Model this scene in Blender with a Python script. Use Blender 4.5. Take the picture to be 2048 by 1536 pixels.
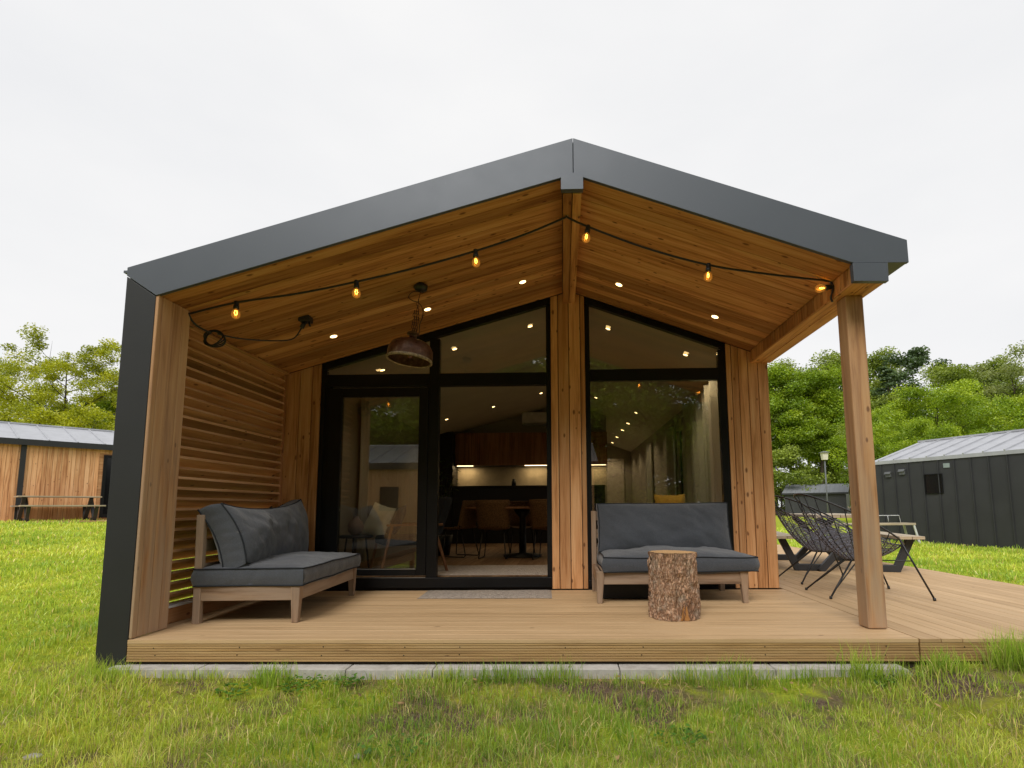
import bpy, bmesh, math, random
import numpy as np
from mathutils import Vector, Matrix, Euler
R = math.radians
random.seed(7); rng = np.random.default_rng(11)
for o in list(bpy.data.objects): bpy.data.objects.remove(o, do_unlink=True)
S = bpy.context.scene
COL = S.collection

# ------------------------------------------------------------------ camera
cam = bpy.data.cameras.new('camera'); camo = bpy.data.objects.new('camera', cam); COL.objects.link(camo)
TH, RO, YA = 0.1146, -0.0072, -0.0234
fw = Vector((math.sin(YA)*math.cos(TH), math.cos(YA)*math.cos(TH), math.sin(TH)))
rt = Vector((math.cos(YA), -math.sin(YA), 0)); up = rt.cross(fw)
r2 = math.cos(RO)*rt + math.sin(RO)*up; u2 = -math.sin(RO)*rt + math.cos(RO)*up
mw = Matrix((r2, u2, -fw)).transposed().to_4x4(); mw.translation = Vector((2.9779, -3.8146, 0.8737))
camo.matrix_world = mw
cam.sensor_width = 36; cam.lens = 1100/2048*36
cam.shift_x = (1024-1098.02)/2048; cam.shift_y = (889.56-768)/2048
cam.clip_end = 2000; cam.clip_start = 0.05
S.camera = camo

# ------------------------------------------------------------------ sky, sun, exposure
SUN_EL, SUN_AZ = R(45), R(194)          # azimuth from +Y towards +X
W = bpy.data.worlds.new('World'); S.world = W; W.use_nodes = True
nt = W.node_tree; nt.nodes.clear()
sky = nt.nodes.new('ShaderNodeTexSky'); sky.sky_type = 'NISHITA'; sky.sun_disc = False
sky.sun_elevation = SUN_EL; sky.sun_rotation = SUN_AZ; sky.air_density = 1.0; sky.dust_density = 5.0; sky.ozone_density = 1.0
hs = nt.nodes.new('ShaderNodeHueSaturation'); hs.inputs['Saturation'].default_value = 0.06
nt.links.new(sky.outputs[0], hs.inputs['Color'])
tc = nt.nodes.new('ShaderNodeTexCoord')
mp = nt.nodes.new('ShaderNodeMapping'); mp.inputs['Scale'].default_value = (1.2, 1.2, 3.0)
nz = nt.nodes.new('ShaderNodeTexNoise'); nz.inputs['Scale'].default_value = 1.6; nz.inputs['Detail'].default_value = 5
nt.links.new(tc.outputs['Generated'], mp.inputs[0]); nt.links.new(mp.outputs[0], nz.inputs['Vector'])
rp = nt.nodes.new('ShaderNodeValToRGB')
rp.color_ramp.elements[0].position = 0.3; rp.color_ramp.elements[0].color = (7.75, 7.82, 8.0, 1)
rp.color_ramp.elements[1].position = 0.75; rp.color_ramp.elements[1].color = (8.75, 8.70, 8.68, 1)
nt.links.new(nz.outputs['Fac'], rp.inputs[0])
mx = nt.nodes.new('ShaderNodeMix'); mx.data_type = 'RGBA'; mx.inputs['Factor'].default_value = 0.9
nt.links.new(hs.outputs[0], mx.inputs[6]); nt.links.new(rp.outputs[0], mx.inputs[7])
bg = nt.nodes.new('ShaderNodeBackground'); bg.inputs['Strength'].default_value = 0.0685
wo = nt.nodes.new('ShaderNodeOutputWorld')
nt.links.new(mx.outputs[2], bg.inputs['Color']); nt.links.new(bg.outputs[0], wo.inputs['Surface'])
sl = bpy.data.lights.new('sun', 'SUN'); sl.energy = 1.5; sl.angle = R(30); sl.color = (1.0, 0.96, 0.9)
so = bpy.data.objects.new('sun', sl); COL.objects.link(so)
sd = Vector((math.sin(SUN_AZ)*math.cos(SUN_EL), math.cos(SUN_AZ)*math.cos(SUN_EL), math.sin(SUN_EL)))
so.rotation_euler = sd.to_track_quat('Z', 'Y').to_euler(); so.location = (0, -10, 30)
S.view_settings.view_transform = 'Standard'; S.view_settings.look = 'None'
S.view_settings.exposure = 0.78; S.view_settings.gamma = 1.0
S.render.engine = 'CYCLES'
S.cycles.max_bounces = 10; S.cycles.diffuse_bounces = 5; S.cycles.transparent_max_bounces = 24

# ------------------------------------------------------------------ helpers
def tag(o, label=None, cat=None, group=None, kind=None):
    if label: o['label'] = label
    if cat: o['category'] = cat
    if group: o['group'] = group
    if kind: o['kind'] = kind
    return o
def empty(name, loc=(0,0,0), rot=(0,0,0), label=None, cat=None, group=None):
    o = bpy.data.objects.new(name, None); COL.objects.link(o); o.location = loc; o.rotation_euler = rot
    o.empty_display_size = 0.1
    return tag(o, label, cat, group)
def copy_tree(o, parent=None):
    c = o.copy(); COL.objects.link(c)
    if parent: c.parent = parent
    for ch in list(o.children): copy_tree(ch, c)
    return c
V = Vector
class MB:
    """mesh collector: quads/tris with uv (metres, u along the grain) and a random value per board"""
    def __init__(s): s.v=[]; s.f=[]; s.uv=[]; s.r=[]; s.m=[]; s.sm=[]
    def face(s, idx, uv=None, r=0.0, m=0, sm=False):
        s.f.append(tuple(idx)); s.uv.append(uv or [(0,0)]*len(idx)); s.r.append(r); s.m.append(m); s.sm.append(sm)
    def hexa(s, P, L=0, r=None, m=0):
        """8 points: index bits x,y,z; L = grain axis"""
        r = random.random() if r is None else r
        b = len(s.v); s.v += [tuple(p) for p in P]; P = [V(p) for p in P]
        ex = [(P[1]-P[0]).length, (P[2]-P[0]).length, (P[4]-P[0]).length]
        for q in ((0,2,3,1),(4,5,7,6),(0,1,5,4),(2,6,7,3),(0,4,6,2),(1,3,7,5)):
            uv = []
            fx = [i for i in range(3) if len({(k>>i)&1 for k in q}) == 1][0]
            oth = [i for i in range(3) if i != fx]
            ua = L if L in oth else oth[0]; va = [i for i in oth if i != ua][0]
            for k in q:
                uv.append((((k>>ua)&1)*ex[ua], ((k>>va)&1)*ex[va] + 0.31*fx))
            s.face([b+k for k in q], uv, r, m)
    def box(s, lo, hi, L=0, r=None, m=0):
        P = [(lo[0] if not k&1 else hi[0], lo[1] if not k&2 else hi[1], lo[2] if not k&4 else hi[2]) for k in range(8)]
        s.hexa(P, L, r, m)
    def bar(s, a, b, w, h, upv=(0,0,1), r=None, m=0, w2=None, h2=None):
        a, b = V(a), V(b); d = (b-a).normalized(); x = d.cross(V(upv))
        if x.length < 1e-4: x = d.cross(V((1,0,0)))
        x.normalize(); y = x.cross(d)
        w2 = w if w2 is None else w2; h2 = h if h2 is None else h2
        P = []
        for k in range(8):
            c = a if not k&1 else b; ww = w if not k&1 else w2; hh = h if not k&1 else h2
            P.append(c + x*ww*(0.5 if k&2 else -0.5)*-1 + y*hh*(0.5 if k&4 else -0.5))
        s.hexa(P, 0, r, m)
    def prism(s, poly, ext, L=None, r=None, m=0):
        """planar polygon (3d) extruded by ext"""
        r = random.random() if r is None else r
        poly = [V(p) for p in poly]; ext = V(ext); n = len(poly); b = len(s.v)
        s.v += [tuple(p) for p in poly] + [tuple(p+ext) for p in poly]
        e = (V(L).normalized() if L else (poly[1]-poly[0]).normalized())
        nm = ext.normalized(); g = nm.cross(e)
        uv = [(p.dot(e), p.dot(g)) for p in poly]
        s.face(list(range(b, b+n))[::-1], uv[::-1], r, m); s.face(list(range(b+n, b+2*n)), uv, r, m)
        for i in range(n):
            j = (i+1) % n; p, q = poly[i], poly[j]
            pts = [p, q, q+ext, p+ext]
            s.face([b+i, b+j, b+n+j, b+n+i], [(t.dot(e)+t.dot(nm)*.01, t.dot(g)+t.dot(nm)) for t in pts], r, m)
    def tube(s, pts, rad, n=6, closed=False, m=0, caps=True, r=None):
        r = random.random() if r is None else r
        pts = [V(p) for p in pts]; N = len(pts); b = len(s.v); prev = None; dist = 0
        rr = rad if hasattr(rad, '__len__') else [rad]*N
        us = []
        for i, p in enumerate(pts):
            if closed: d = pts[(i+1)%N]-pts[i-1]
            else: d = pts[min(i+1, N-1)]-pts[max(i-1, 0)]
            d.normalize()
            if prev is None:
                x = d.cross(V((0,0,1)));
                if x.length < 1e-3: x = d.cross(V((1,0,0)))
            else: x = prev - d*prev.dot(d)
            x.normalize(); prev = x; y = d.cross(x)
            if i: dist += (pts[i]-pts[i-1]).length
            us.append(dist)
            for k in range(n):
                a = 2*math.pi*k/n; s.v.append(tuple(p + (x*math.cos(a)+y*math.sin(a))*rr[i]))
        M = N if closed else N-1
        for i in range(M):
            for k in range(n):
                i2 = (i+1) % N; k2 = (k+1) % n
                u0 = us[i]; u1 = us[i+1] if i+1 < N else dist+.05
                s.face([b+i*n+k, b+i*n+k2, b+i2*n+k2, b+i2*n+k], [(u0, k*rr[i]), (u0, (k+1)*rr[i]), (u1, (k+1)*rr[i]), (u1, k*rr[i])], r, m, True)
        if caps and not closed:
            s.face([b+k for k in range(n)][::-1], None, r, m); s.face([b+(N-1)*n+k for k in range(n)], None, r, m)
    def lathe(s, prof, n=24, c=(0,0,0), m=0, sm=True, r=0.0):
        b = len(s.v)
        for (rad, z) in prof:
            for k in range(n):
                a = 2*math.pi*k/n; s.v.append((c[0]+rad*math.cos(a), c[1]+rad*math.sin(a), c[2]+z))
        for i in range(len(prof)-1):
            for k in range(n):
                k2 = (k+1) % n
                s.face([b+i*n+k, b+i*n+k2, b+(i+1)*n+k2, b+(i+1)*n+k], [(i*.05, k*.05), (i*.05, k*.05+.05), (i*.05+.05, k*.05+.05), (i*.05+.05, k*.05)], r, m, sm)
    def disc(s, c, rad, n=20, nrm=(0,0,1), m=0):
        nrm = V(nrm).normalized(); x = nrm.cross(V((0,1,0.01))).normalized(); y = nrm.cross(x); b = len(s.v)
        for k in range(n):
            a = 2*math.pi*k/n; p = V(c)+x*rad*math.cos(a)+y*rad*math.sin(a); s.v.append(tuple(p))
        s.face([b+k for k in range(n)], [(rad*math.cos(2*math.pi*k/n), rad*math.sin(2*math.pi*k/n)) for k in range(n)], 0, m)
    def grid(s, fn, nu, nv, m=0, sm=True, closeu=False, r=0.0, uvs=(1,1)):
        b = len(s.v)
        for i in range(nu+1):
            for j in range(nv+1): s.v.append(tuple(fn(i/nu, j/nv)))
        w = nv+1
        for i in range(nu):
            for j in range(nv):
                q = [b+i*w+j, b+(i+1)*w+j, b+(i+1)*w+j+1, b+i*w+j+1]
                s.face(q, [(i/nu*uvs[0], j/nv*uvs[1]), ((i+1)/nu*uvs[0], j/nv*uvs[1]), ((i+1)/nu*uvs[0], (j+1)/nv*uvs[1]), (i/nu*uvs[0], (j+1)/nv*uvs[1])], r, m, sm)
    def build(s, name, mats, parent=None, bevel=0, smooth=None, weld=False):
        me = bpy.data.meshes.new(name); me.from_pydata(s.v, [], s.f)
        mats = mats if isinstance(mats, (list, tuple)) else [mats]
        for mm in mats: me.materials.append(mm)
        me.polygons.foreach_set('material_index', s.m)
        me.polygons.foreach_set('use_smooth', [bool(x) if smooth is None else smooth for x in s.sm])
        ul = me.uv_layers.new(name='UVMap'); ul.data.foreach_set('uv', [c for fu in s.uv for p in fu for c in p])
        at = me.attributes.new('rnd', 'FLOAT', 'FACE'); at.data.foreach_set('value', s.r)
        o = bpy.data.objects.new(name, me); COL.objects.link(o)
        if weld:
            bm = bmesh.new(); bm.from_mesh(me); bmesh.ops.remove_doubles(bm, verts=bm.verts, dist=1e-4); bmesh.ops.recalc_face_normals(bm, faces=bm.faces); bm.to_mesh(me); bm.free()
        if parent: o.parent = parent
        if bevel:
            bv = o.modifiers.new('bevel', 'BEVEL'); bv.width = bevel; bv.segments = 2; bv.limit_method = 'ANGLE'; bv.angle_limit = R(40)
        return o
def npmesh(name, verts, faces_list, mats, parent=None, col=None, smooth=False):
    """verts (n,3); faces_list: list of arrays (k,3) or (k,4); col (n,3) point colour"""
    me = bpy.data.meshes.new(name); me.vertices.add(len(verts)); me.vertices.foreach_set('co', np.asarray(verts, np.float32).ravel())
    loops = np.concatenate([f.ravel() for f in faces_list]).astype(np.int32)
    cnt = np.concatenate([np.full(len(f), f.shape[1]) for f in faces_list]).astype(np.int32)
    st = np.concatenate([[0], np.cumsum(cnt)[:-1]]).astype(np.int32)
    me.loops.add(len(loops)); me.loops.foreach_set('vertex_index', loops)
    me.polygons.add(len(cnt)); me.polygons.foreach_set('loop_start', st); me.polygons.foreach_set('loop_total', cnt)
    if smooth: me.polygons.foreach_set('use_smooth', np.ones(len(cnt), bool))
    if col is not None:
        a = me.attributes.new('col', 'FLOAT_COLOR', 'POINT')
        a.data.foreach_set('color', np.concatenate([col, np.ones((len(col), 1))], 1).astype(np.float32).ravel())
    for mm in (mats if isinstance(mats, (list, tuple)) else [mats]): me.materials.append(mm)
    me.update(calc_edges=True); me.validate()
    o = bpy.data.objects.new(name, me); COL.objects.link(o)
    if parent: o.parent = parent
    return o
def vnoise(x, y, sc, seed=0):
    x = np.asarray(x, float)*sc+seed*17.3+1000; y = np.asarray(y, float)*sc+seed*7.9+1000
    xi = np.floor(x).astype(np.int64); yi = np.floor(y).astype(np.int64); fx = x-xi; fy = y-yi
    def h(a, b):
        n = (a*374761393+b*668265263+seed*1442695) & 0x7fffffff
        n = ((n ^ (n >> 13))*1274126177) & 0x7fffffff
        return ((n ^ (n >> 16)) & 0xffff)/65535.0
    fx = fx*fx*(3-2*fx); fy = fy*fy*(3-2*fy)
    return (h(xi, yi)*(1-fx)+h(xi+1, yi)*fx)*(1-fy)+(h(xi, yi+1)*(1-fx)+h(xi+1, yi+1)*fx)*fy
def sst(t): t = np.clip(t, 0, 1); return t*t*(3-2*t)
def gz(x, y):
    x = np.asarray(x, float); y = np.asarray(y, float)
    z = -0.265 + 0.825*sst((-x-0.35)/12.5)*sst((y+2.5)/14.0) + 0.06*sst((x-7)/5)
    z = z + 0.075*sst((x-5.1)/.3)*sst((.3-y)/.4)*sst((9.5-x)/1.5) + .04*sst((y+.6)/.5)*(np.abs(y) < 1.5)
    z = z + 0.018*(vnoise(x, y, 1.1, 3)-.5)*sst((20-np.abs(x))/10)
    return z

# ------------------------------------------------------------------ materials
class NT:
    def __init__(s, name):
        s.m = bpy.data.materials.new(name); s.m.use_nodes = True; s.t = s.m.node_tree; s.t.nodes.clear()
        s.out = s.n('ShaderNodeOutputMaterial')
    def n(s, typ, **kw):
        nd = s.t.nodes.new(typ)
        for k, v in kw.items(): setattr(nd, k, v)
        return nd
    def l(s, a, b): s.t.links.new(a, b)
    def val(s, sock, v):
        if hasattr(v, 'is_output'): s.l(v, sock)
        else: sock.default_value = v
    def math(s, op, a, b=0.0, c=None, clamp=False):
        nd = s.n('ShaderNodeMath', operation=op); nd.use_clamp = clamp; s.val(nd.inputs[0], a); s.val(nd.inputs[1], b)
        if c is not None: s.val(nd.inputs[2], c)
        return nd.outputs[0]
    def mix(s, f, a, b, blend='MIX'):
        nd = s.n('ShaderNodeMix', data_type='RGBA', blend_type=blend); s.val(nd.inputs[0], f)
        for i, c in ((6, a), (7, b)): s.val(nd.inputs[i], c if hasattr(c, 'is_output') else (*c[:3], 1))
        return nd.outputs[2]
    def noise(s, vec, scale, detail=4, rough=.55, dist=0, dim='3D'):
        nd = s.n('ShaderNodeTexNoise', noise_dimensions=dim); nd.inputs['Scale'].default_value = scale; nd.inputs['Detail'].default_value = detail
        nd.inputs['Roughness'].default_value = rough; nd.inputs['Distortion'].default_value = dist
        if vec is not None: s.l(vec, nd.inputs['Vector'])
        return nd.outputs['Fac']
    def ramp(s, fac, stops):
        nd = s.n('ShaderNodeValToRGB'); e = nd.color_ramp.elements
        while len(e) < len(stops): e.new(0.5)
        for i, (p, c) in enumerate(stops): e[i].position = p; e[i].color = (*c, 1) if len(c) == 3 else c
        s.l(fac, nd.inputs[0]); return nd.outputs[0]
    def mr(s, v, a, b, c=0.0, d=1.0, smooth=True):
        nd = s.n('ShaderNodeMapRange', interpolation_type='SMOOTHSTEP' if smooth else 'LINEAR'); s.l(v, nd.inputs[0])
        for i, x in zip((1,2,3,4), (a,b,c,d)): nd.inputs[i].default_value = x
        return nd.outputs[0]
    def bsdf(s, col, rough=.6, metal=0.0, spec=.5, bump=None, bstr=.3, bdist=.01, **kw):
        p = s.n('ShaderNodeBsdfPrincipled'); s.val(p.inputs['Base Color'], col if hasattr(col, 'is_output') else (*col[:3], 1))
        s.val(p.inputs['Roughness'], rough); p.inputs['Metallic'].default_value = metal; p.inputs['Specular IOR Level'].default_value = spec
        for k, v in kw.items(): s.val(p.inputs[k.replace('_', ' ')], v)
        if bump is not None:
            b = s.n('ShaderNodeBump'); b.inputs['Strength'].default_value = bstr; b.inputs['Distance'].default_value = bdist
            s.l(bump, b.inputs['Height']); s.l(b.outputs[0], p.inputs['Normal'])
        s.l(p.outputs[0], s.out.inputs[0]); return p
    def uvr(s):
        uv = s.n('ShaderNodeUVMap'); uv.uv_map = 'UVMap'; at = s.n('ShaderNodeAttribute', attribute_name='rnd')
        sp = s.n('ShaderNodeSeparateXYZ'); s.l(uv.outputs[0], sp.inputs[0]); return sp.outputs[0], sp.outputs[1], at.outputs['Fac']
    def comb(s, x, y, z):
        nd = s.n('ShaderNodeCombineXYZ')
        for i, q in enumerate((x, y, z)): s.val(nd.inputs[i], q)
        return nd.outputs[0]
    def obj(s): return s.n('ShaderNodeTexCoord').outputs['Object']
    def pos(s): return s.n('ShaderNodeNewGeometry').outputs['Position']

def wood(name, cols, tone=.35, knots=.5, weather=0.0, grey=(.36,.32,.29), rough=.62, grain=1.0, spec=.3, wz=None, bstr=.25):
    k = NT(name); u, v, r = k.uvr()
    ru = k.math('MULTIPLY_ADD', r, 37.0, k.math('MULTIPLY', u, 1.1*grain)); rv = k.math('MULTIPLY_ADD', r, 91.0, k.math('MULTIPLY', v, 20.0*grain))
    g = k.noise(k.comb(ru, rv, r), 1.0, 6, .6, .7)
    fine = k.noise(k.comb(k.math('MULTIPLY', ru, 3), k.math('MULTIPLY', rv, 6), 0.0), 1.0, 3, .6)
    big = k.noise(k.comb(k.math('MULTIPLY', ru, .7), k.math('MULTIPLY', rv, .16), 3.0), 1.0, 3, .5)
    gg = k.math('ADD', k.math('MULTIPLY', g, .6), k.math('ADD', k.math('MULTIPLY', fine, .18), k.math('MULTIPLY', big, .28)))
    c = k.ramp(gg, [(.36, tuple(x*.8 for x in cols[0])), (.44, cols[0]), (.53, cols[1]), (.66, cols[2])])
    # each board its own tone
    t = k.mr(k.math('FRACT', k.math('MULTIPLY', r, 7.31)), 0, 1, 1-tone, 1+tone*.45, False)
    c = k.mix(1.0, c, k.comb(t, k.math('POWER', t, 1.12), k.math('POWER', t, 1.3)), 'MULTIPLY')
    if knots:
        vo = k.n('ShaderNodeTexVoronoi', voronoi_dimensions='2D', feature='F1')
        vo.inputs['Scale'].default_value = 1.0; k.l(k.comb(k.math('MULTIPLY_ADD', r, 53.0, k.math('MULTIPLY', u, 4.2)), k.math('MULTIPLY_ADD', r, 29.0, k.math('MULTIPLY', v, 8.5)), 0.0), vo.inputs['Vector'])
        sepc = k.n('ShaderNodeSeparateColor'); k.l(vo.outputs['Color'], sepc.inputs[0])
        on = k.math('GREATER_THAN', sepc.outputs[0], 1-knots*.6)
        sz = k.math('MULTIPLY_ADD', sepc.outputs[1], .09, .05)
        q = k.math('DIVIDE', vo.outputs['Distance'], sz)
        kn = k.math('MULTIPLY', k.mr(q, .45, 1.15, 1, 0), on)
        c = k.mix(k.math('MULTIPLY', kn, .8), c, (cols[0][0]*.28, cols[0][1]*.2, cols[0][2]*.18))
    if weather:
        wn = k.noise(k.comb(k.math('MULTIPLY', ru, .9), k.math('MULTIPLY', rv, .35), 9.0), 1.0, 5, .65)
        f = k.mr(wn, .28, .6)
        if wz:
            sp = k.n('ShaderNodeSeparateXYZ'); k.l(k.pos(), sp.inputs[0]); f = k.math('MULTIPLY', f, k.mr(sp.outputs[2], wz[0], wz[1], 1, .25))
        c = k.mix(k.math('MULTIPLY', f, weather), c, grey)
    k.bsdf(c, rough, 0, spec, bump=k.math('ADD', g, fine), bstr=bstr, bdist=.002)
    return k.m
def metal(name, col, rough=.4, spec=.5, metallic=0.0, var=.12, scale=3.0):
    k = NT(name); n = k.noise(k.pos(), scale, 5, .6); n2 = k.noise(k.pos(), scale*14, 3, .6)
    c = k.mix(k.mr(n, .3, .7), tuple(x*(1-var) for x in col), tuple(x*(1+var) for x in col))
    c = k.mix(k.mr(n2, .62, .8, 0, .25), c, tuple(min(1, x*1.5+.01) for x in col))
    k.bsdf(c, k.mr(n, .3, .7, rough-.02, rough+.03), metallic, spec, bump=n2, bstr=.02, bdist=.004); return k.m
def plain(name, col, rough=.6, spec=.4, var=.1, scale=8.0, bump=0.0, metallic=0.0, **kw):
    k = NT(name); n = k.noise(k.obj(), scale, 5, .6)
    c = k.mix(k.mr(n, .3, .7), tuple(x*(1-var) for x in col), tuple(min(1, x*(1+var)) for x in col))
    k.bsdf(c, rough, metallic, spec, bump=n, bstr=bump, bdist=.01, **kw); return k.m
def emis(name, col, st):
    k = NT(name); e = k.n('ShaderNodeEmission'); e.inputs[0].default_value = (*col, 1); e.inputs[1].default_value = st; k.l(e.outputs[0], k.out.inputs[0]); return k.m
def glass(name, tint=(.86,.9,.87), f0=.045, boost=1.5):
    k = NT(name); lw = k.n('ShaderNodeLayerWeight'); lw.inputs[0].default_value = .5
    f = k.math('MULTIPLY', k.math('MULTIPLY_ADD', k.math('POWER', lw.outputs['Facing'], 5.0), 1-f0, f0), boost, clamp=True)
    t = k.n('ShaderNodeBsdfTransparent'); t.inputs[0].default_value = (*tint, 1)
    g = k.n('ShaderNodeBsdfGlossy'); g.inputs['Roughness'].default_value = .0; g.inputs[0].default_value = (1,1,1,1)
    mxs = k.n('ShaderNodeMixShader'); k.l(f, mxs.inputs[0]); k.l(t.outputs[0], mxs.inputs[1]); k.l(g.outputs[0], mxs.inputs[2])
    k.l(mxs.outputs[0], k.out.inputs[0]); return k.m
def fabric(name, col, var=.2, weave=900, bstr=.35):
    k = NT(name); uv = k.obj(); n = k.noise(uv, 5, 5, .6); fine = k.noise(uv, 260, 2, .7); wr = k.noise(uv, 14, 3, .5, .4)
    c = k.mix(k.mr(n, .3, .7), tuple(x*(1-var) for x in col), tuple(x*(1+var) for x in col))
    c = k.mix(k.mr(fine, .35, .75, 0, .7), c, tuple(x*2.0 for x in col))
    h = k.math('ADD', k.math('MULTIPLY', fine, .25), k.math('MULTIPLY', wr, 1.2))
    k.bsdf(c, .95, 0, .15, bump=h, bstr=bstr, bdist=.012, Sheen_Weight=.25, Sheen_Roughness=.6); return k.m
def leafmat(name, transl=.35):
    k = NT(name); at = k.n('ShaderNodeAttribute', attribute_name='col')
    d = k.n('ShaderNodeBsdfDiffuse'); k.l(at.outputs['Color'], d.inputs[0])
    t = k.n('ShaderNodeBsdfTranslucent'); k.l(k.mix(1.0, at.outputs['Color'], (1.15, 1.1, .5), 'MULTIPLY'), t.inputs[0])
    a = k.n('ShaderNodeMixShader'); a.inputs[0].default_value = transl; k.l(d.outputs[0], a.inputs[1]); k.l(t.outputs[0], a.inputs[2])
    g = k.n('ShaderNodeBsdfGlossy'); g.inputs['Roughness'].default_value = .45
    b = k.n('ShaderNodeMixShader'); b.inputs[0].default_value = .04; k.l(a.outputs[0], b.inputs[1]); k.l(g.outputs[0], b.inputs[2])
    k.l(b.outputs[0], k.out.inputs[0]); return k.m
m_clad = wood('cedar_cladding', [(.44,.20,.075), (.63,.32,.14), (.73,.44,.23)], .3, .6)
m_ceil = wood('cedar_ceiling', [(.38,.155,.05), (.58,.265,.092), (.68,.37,.155)], .4, .8, spec=.25)
m_post = wood('weathered_post_wood', [(.38,.18,.075), (.55,.29,.13), (.66,.40,.20)], .2, .3, .68, (.40,.305,.22), wz=(.2, 2.2))
m_slat = wood('louvre_wood', [(.36,.16,.062), (.46,.22,.09), (.55,.29,.135)], .5, .6)
m_lit_edge = wood('louvre_lit_edge', [(.46,.24,.11), (.60,.34,.17), (.70,.44,.25)], .25, .2)  # paler than the slats: paints the light their inner edges catch
m_deck = wood('decking', [(.48,.315,.165), (.58,.39,.21), (.64,.445,.255)], .11, .06, .2, (.40,.28,.16), grain=.8, bstr=.12)
m_fasc = wood('deck_edge_board', [(.36,.21,.08), (.47,.29,.12), (.56,.37,.17)], .1, .1, .25, (.28,.21,.13))
m_teak = wood('grey_teak', [(.17,.095,.05), (.29,.18,.105), (.42,.29,.185)], .22, .2, .6, (.34,.265,.205))
m_roof = metal('roof_trim_metal', (.080,.091,.112), .46, .5, .2, .01)
m_pan = metal('side_panel_metal', (.026,.027,.029), .5, .3, 0, .03)
m_black = metal('black_frame', (.006,.0062,.007), .4, .22, 0, .2)
m_rod = metal('black_rod', (.018,.018,.02), .4, .5, 0, .2)
m_steel = metal('anthracite_steel', (.03,.031,.034), .5, .4, 0, .2)
m_glass = glass('window_glass', (.88,.89,.86), .045, 2.1)
m_fab = fabric('charcoal_fabric', (.046,.051,.061), .05, bstr=.5)
m_pipe = plain('piping_fabric', (.022,.025,.03), .9, .2)
# ================================================================== THE CABIN
def zl(x): return 2.45 + .2865*(x-.013)
def zr(x): return 3.33 - .365*(x-3.08)
def zc(x): return zl(x) if x < 3.08 else zr(x)
YB = 2.224; YE = 13.6
cabin = empty('holiday_cabin', (0,0,0), label='large timber cabin in front with pitched grey roof, open porch and glass front', cat='cabin')
def P3(xz, y): return [(x, y, z) for x, z in xz]
# --- roof edge trim (front fascia), mitred at ridge and at the left corner
b = MB(); b.prism(P3([(-.218,2.60),(-.218,2.663),(3.0805,3.61),(3.0805,3.322),(.013,2.444)], -.004), (0,.032,0)); b.build('fascia', m_roof, cabin, bevel=.003)
b = MB(); b.prism(P3([(3.0845,3.61),(5.467,2.767),(5.467,2.597),(5.08,2.599),(3.0845,3.322)], -.004), (0,.032,0)); b.build('fascia', m_roof, cabin, bevel=.003)
b = MB(); b.prism(P3([(2.99,3.192),(3.154,3.192),(3.154,3.296),(3.081,3.322),(2.99,3.295)], -.026), (0,.05,0)); b.build('ridge_cap', m_roof, cabin, bevel=.002)
b = MB(); b.prism(P3([(5.068,2.462),(5.31,2.457),(5.314,2.594),(5.066,2.596)], -.012), (0,.045,0)); b.build('eave_cap', m_roof, cabin, bevel=.002)
# --- roof slabs with standing seams
b = MB()
b.prism(P3([(-.214,2.655),(3.082,3.60),(3.082,3.372),(-.205,2.47)], .03), (0,YE,0))
b.prism(P3([(3.0825,3.60),(5.462,2.76),(5.462,2.60),(5.30,2.603),(3.0825,3.372)], .03), (0,YE,0))
b.box((-.245,-.002,2.622),(-.214,YE,2.640), 1)
y = .4
while y < YE:
    b.bar((-.21,y,2.67),(3.08,y,3.615),.02,.03); b.bar((5.46,y,2.775),(3.085,y,3.615),.02,.03); y += .52
b.build('roof', m_roof, cabin)
# --- left pier: metal sheet outside, timber lining inside
b = MB()
b.prism(P3([(-.218,-.32),(-.012,-.32),(-.002,0),(.009,2.438),(-.218,2.594)], 0.0), (0,.03,0)); b.box((-.218,.03,-.32),(-.196,.352,2.6),2)
b.box((-.218,2.15,-.4),(-.196,YE,2.62),2)
b.build('side_panel', m_pan, cabin, bevel=.003)
b = MB()
for y0, y1 in ((.004,.05),(.0515,.155),(.1565,.258),(.2595,.352)):
    b.hexa([(0.000,y0,.004),(.021,y0,.004),(0.000,y1,.004),(.021,y1,.004),(.006,y0,2.44),(.0315,y0,2.452),(.006,y1,2.44),(.0315,y1,2.452)],2)
b.box((-.19,.03,0),(-.004,.351,2.43),2)
b.build('pier_lining', m_post, cabin, bevel=.006)
# --- louvre screen
b = MB(); z = .192; LX = -.118
while z < 2.378:
    jit = random.uniform(-.003,.003); w = random.uniform(-.001,.001)
    OX, r0_, r1_ = LX-.135, jit, jit+w
    b.hexa([(OX,.353,z-.058+r0_),(LX,.353,z+.016+r0_),(OX,2.162,z-.058+r1_),(LX,2.162,z+.016+r1_),(OX-.012,.353,z-.037+r0_),(LX-.012,.353,z+.037+r0_),(OX-.012,2.162,z-.037+r1_),(LX-.012,2.162,z+.037+r1_)],1)
    b.hexa([(LX-.0003,.353,z+.0155+r0_),(LX+.006,.353,z+.019+r0_),(LX-.0003,2.161,z+.0155+r1_),(LX+.006,2.161,z+.019+r1_),(LX-.0123,.353,z+.0365+r0_),(LX-.006,.353,z+.041+r0_),(LX-.0123,2.161,z+.0365+r1_),(LX-.006,2.161,z+.041+r1_)],1,m=1)  # added thin strip in the paler wood, so the slat edge looks lit
    z += .0835
b.box((LX-.09,.353,.0),(LX+.03,YB,.118),1)
b.box((LX-.09,.353,2.388),(LX+.05,2.2,2.4),1)
for i in range(15): b.box((LX-.03,.353+i*.12,2.401),(LX+.028-.002*(i%2),.353+i*.12+.117,2.43),2)
b.box((LX-.13,2.163,.0),(LX-.012,YB-.001,2.43),2)
b.build('louvre_screen', [m_slat, m_lit_edge], cabin, bevel=.002)
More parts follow.
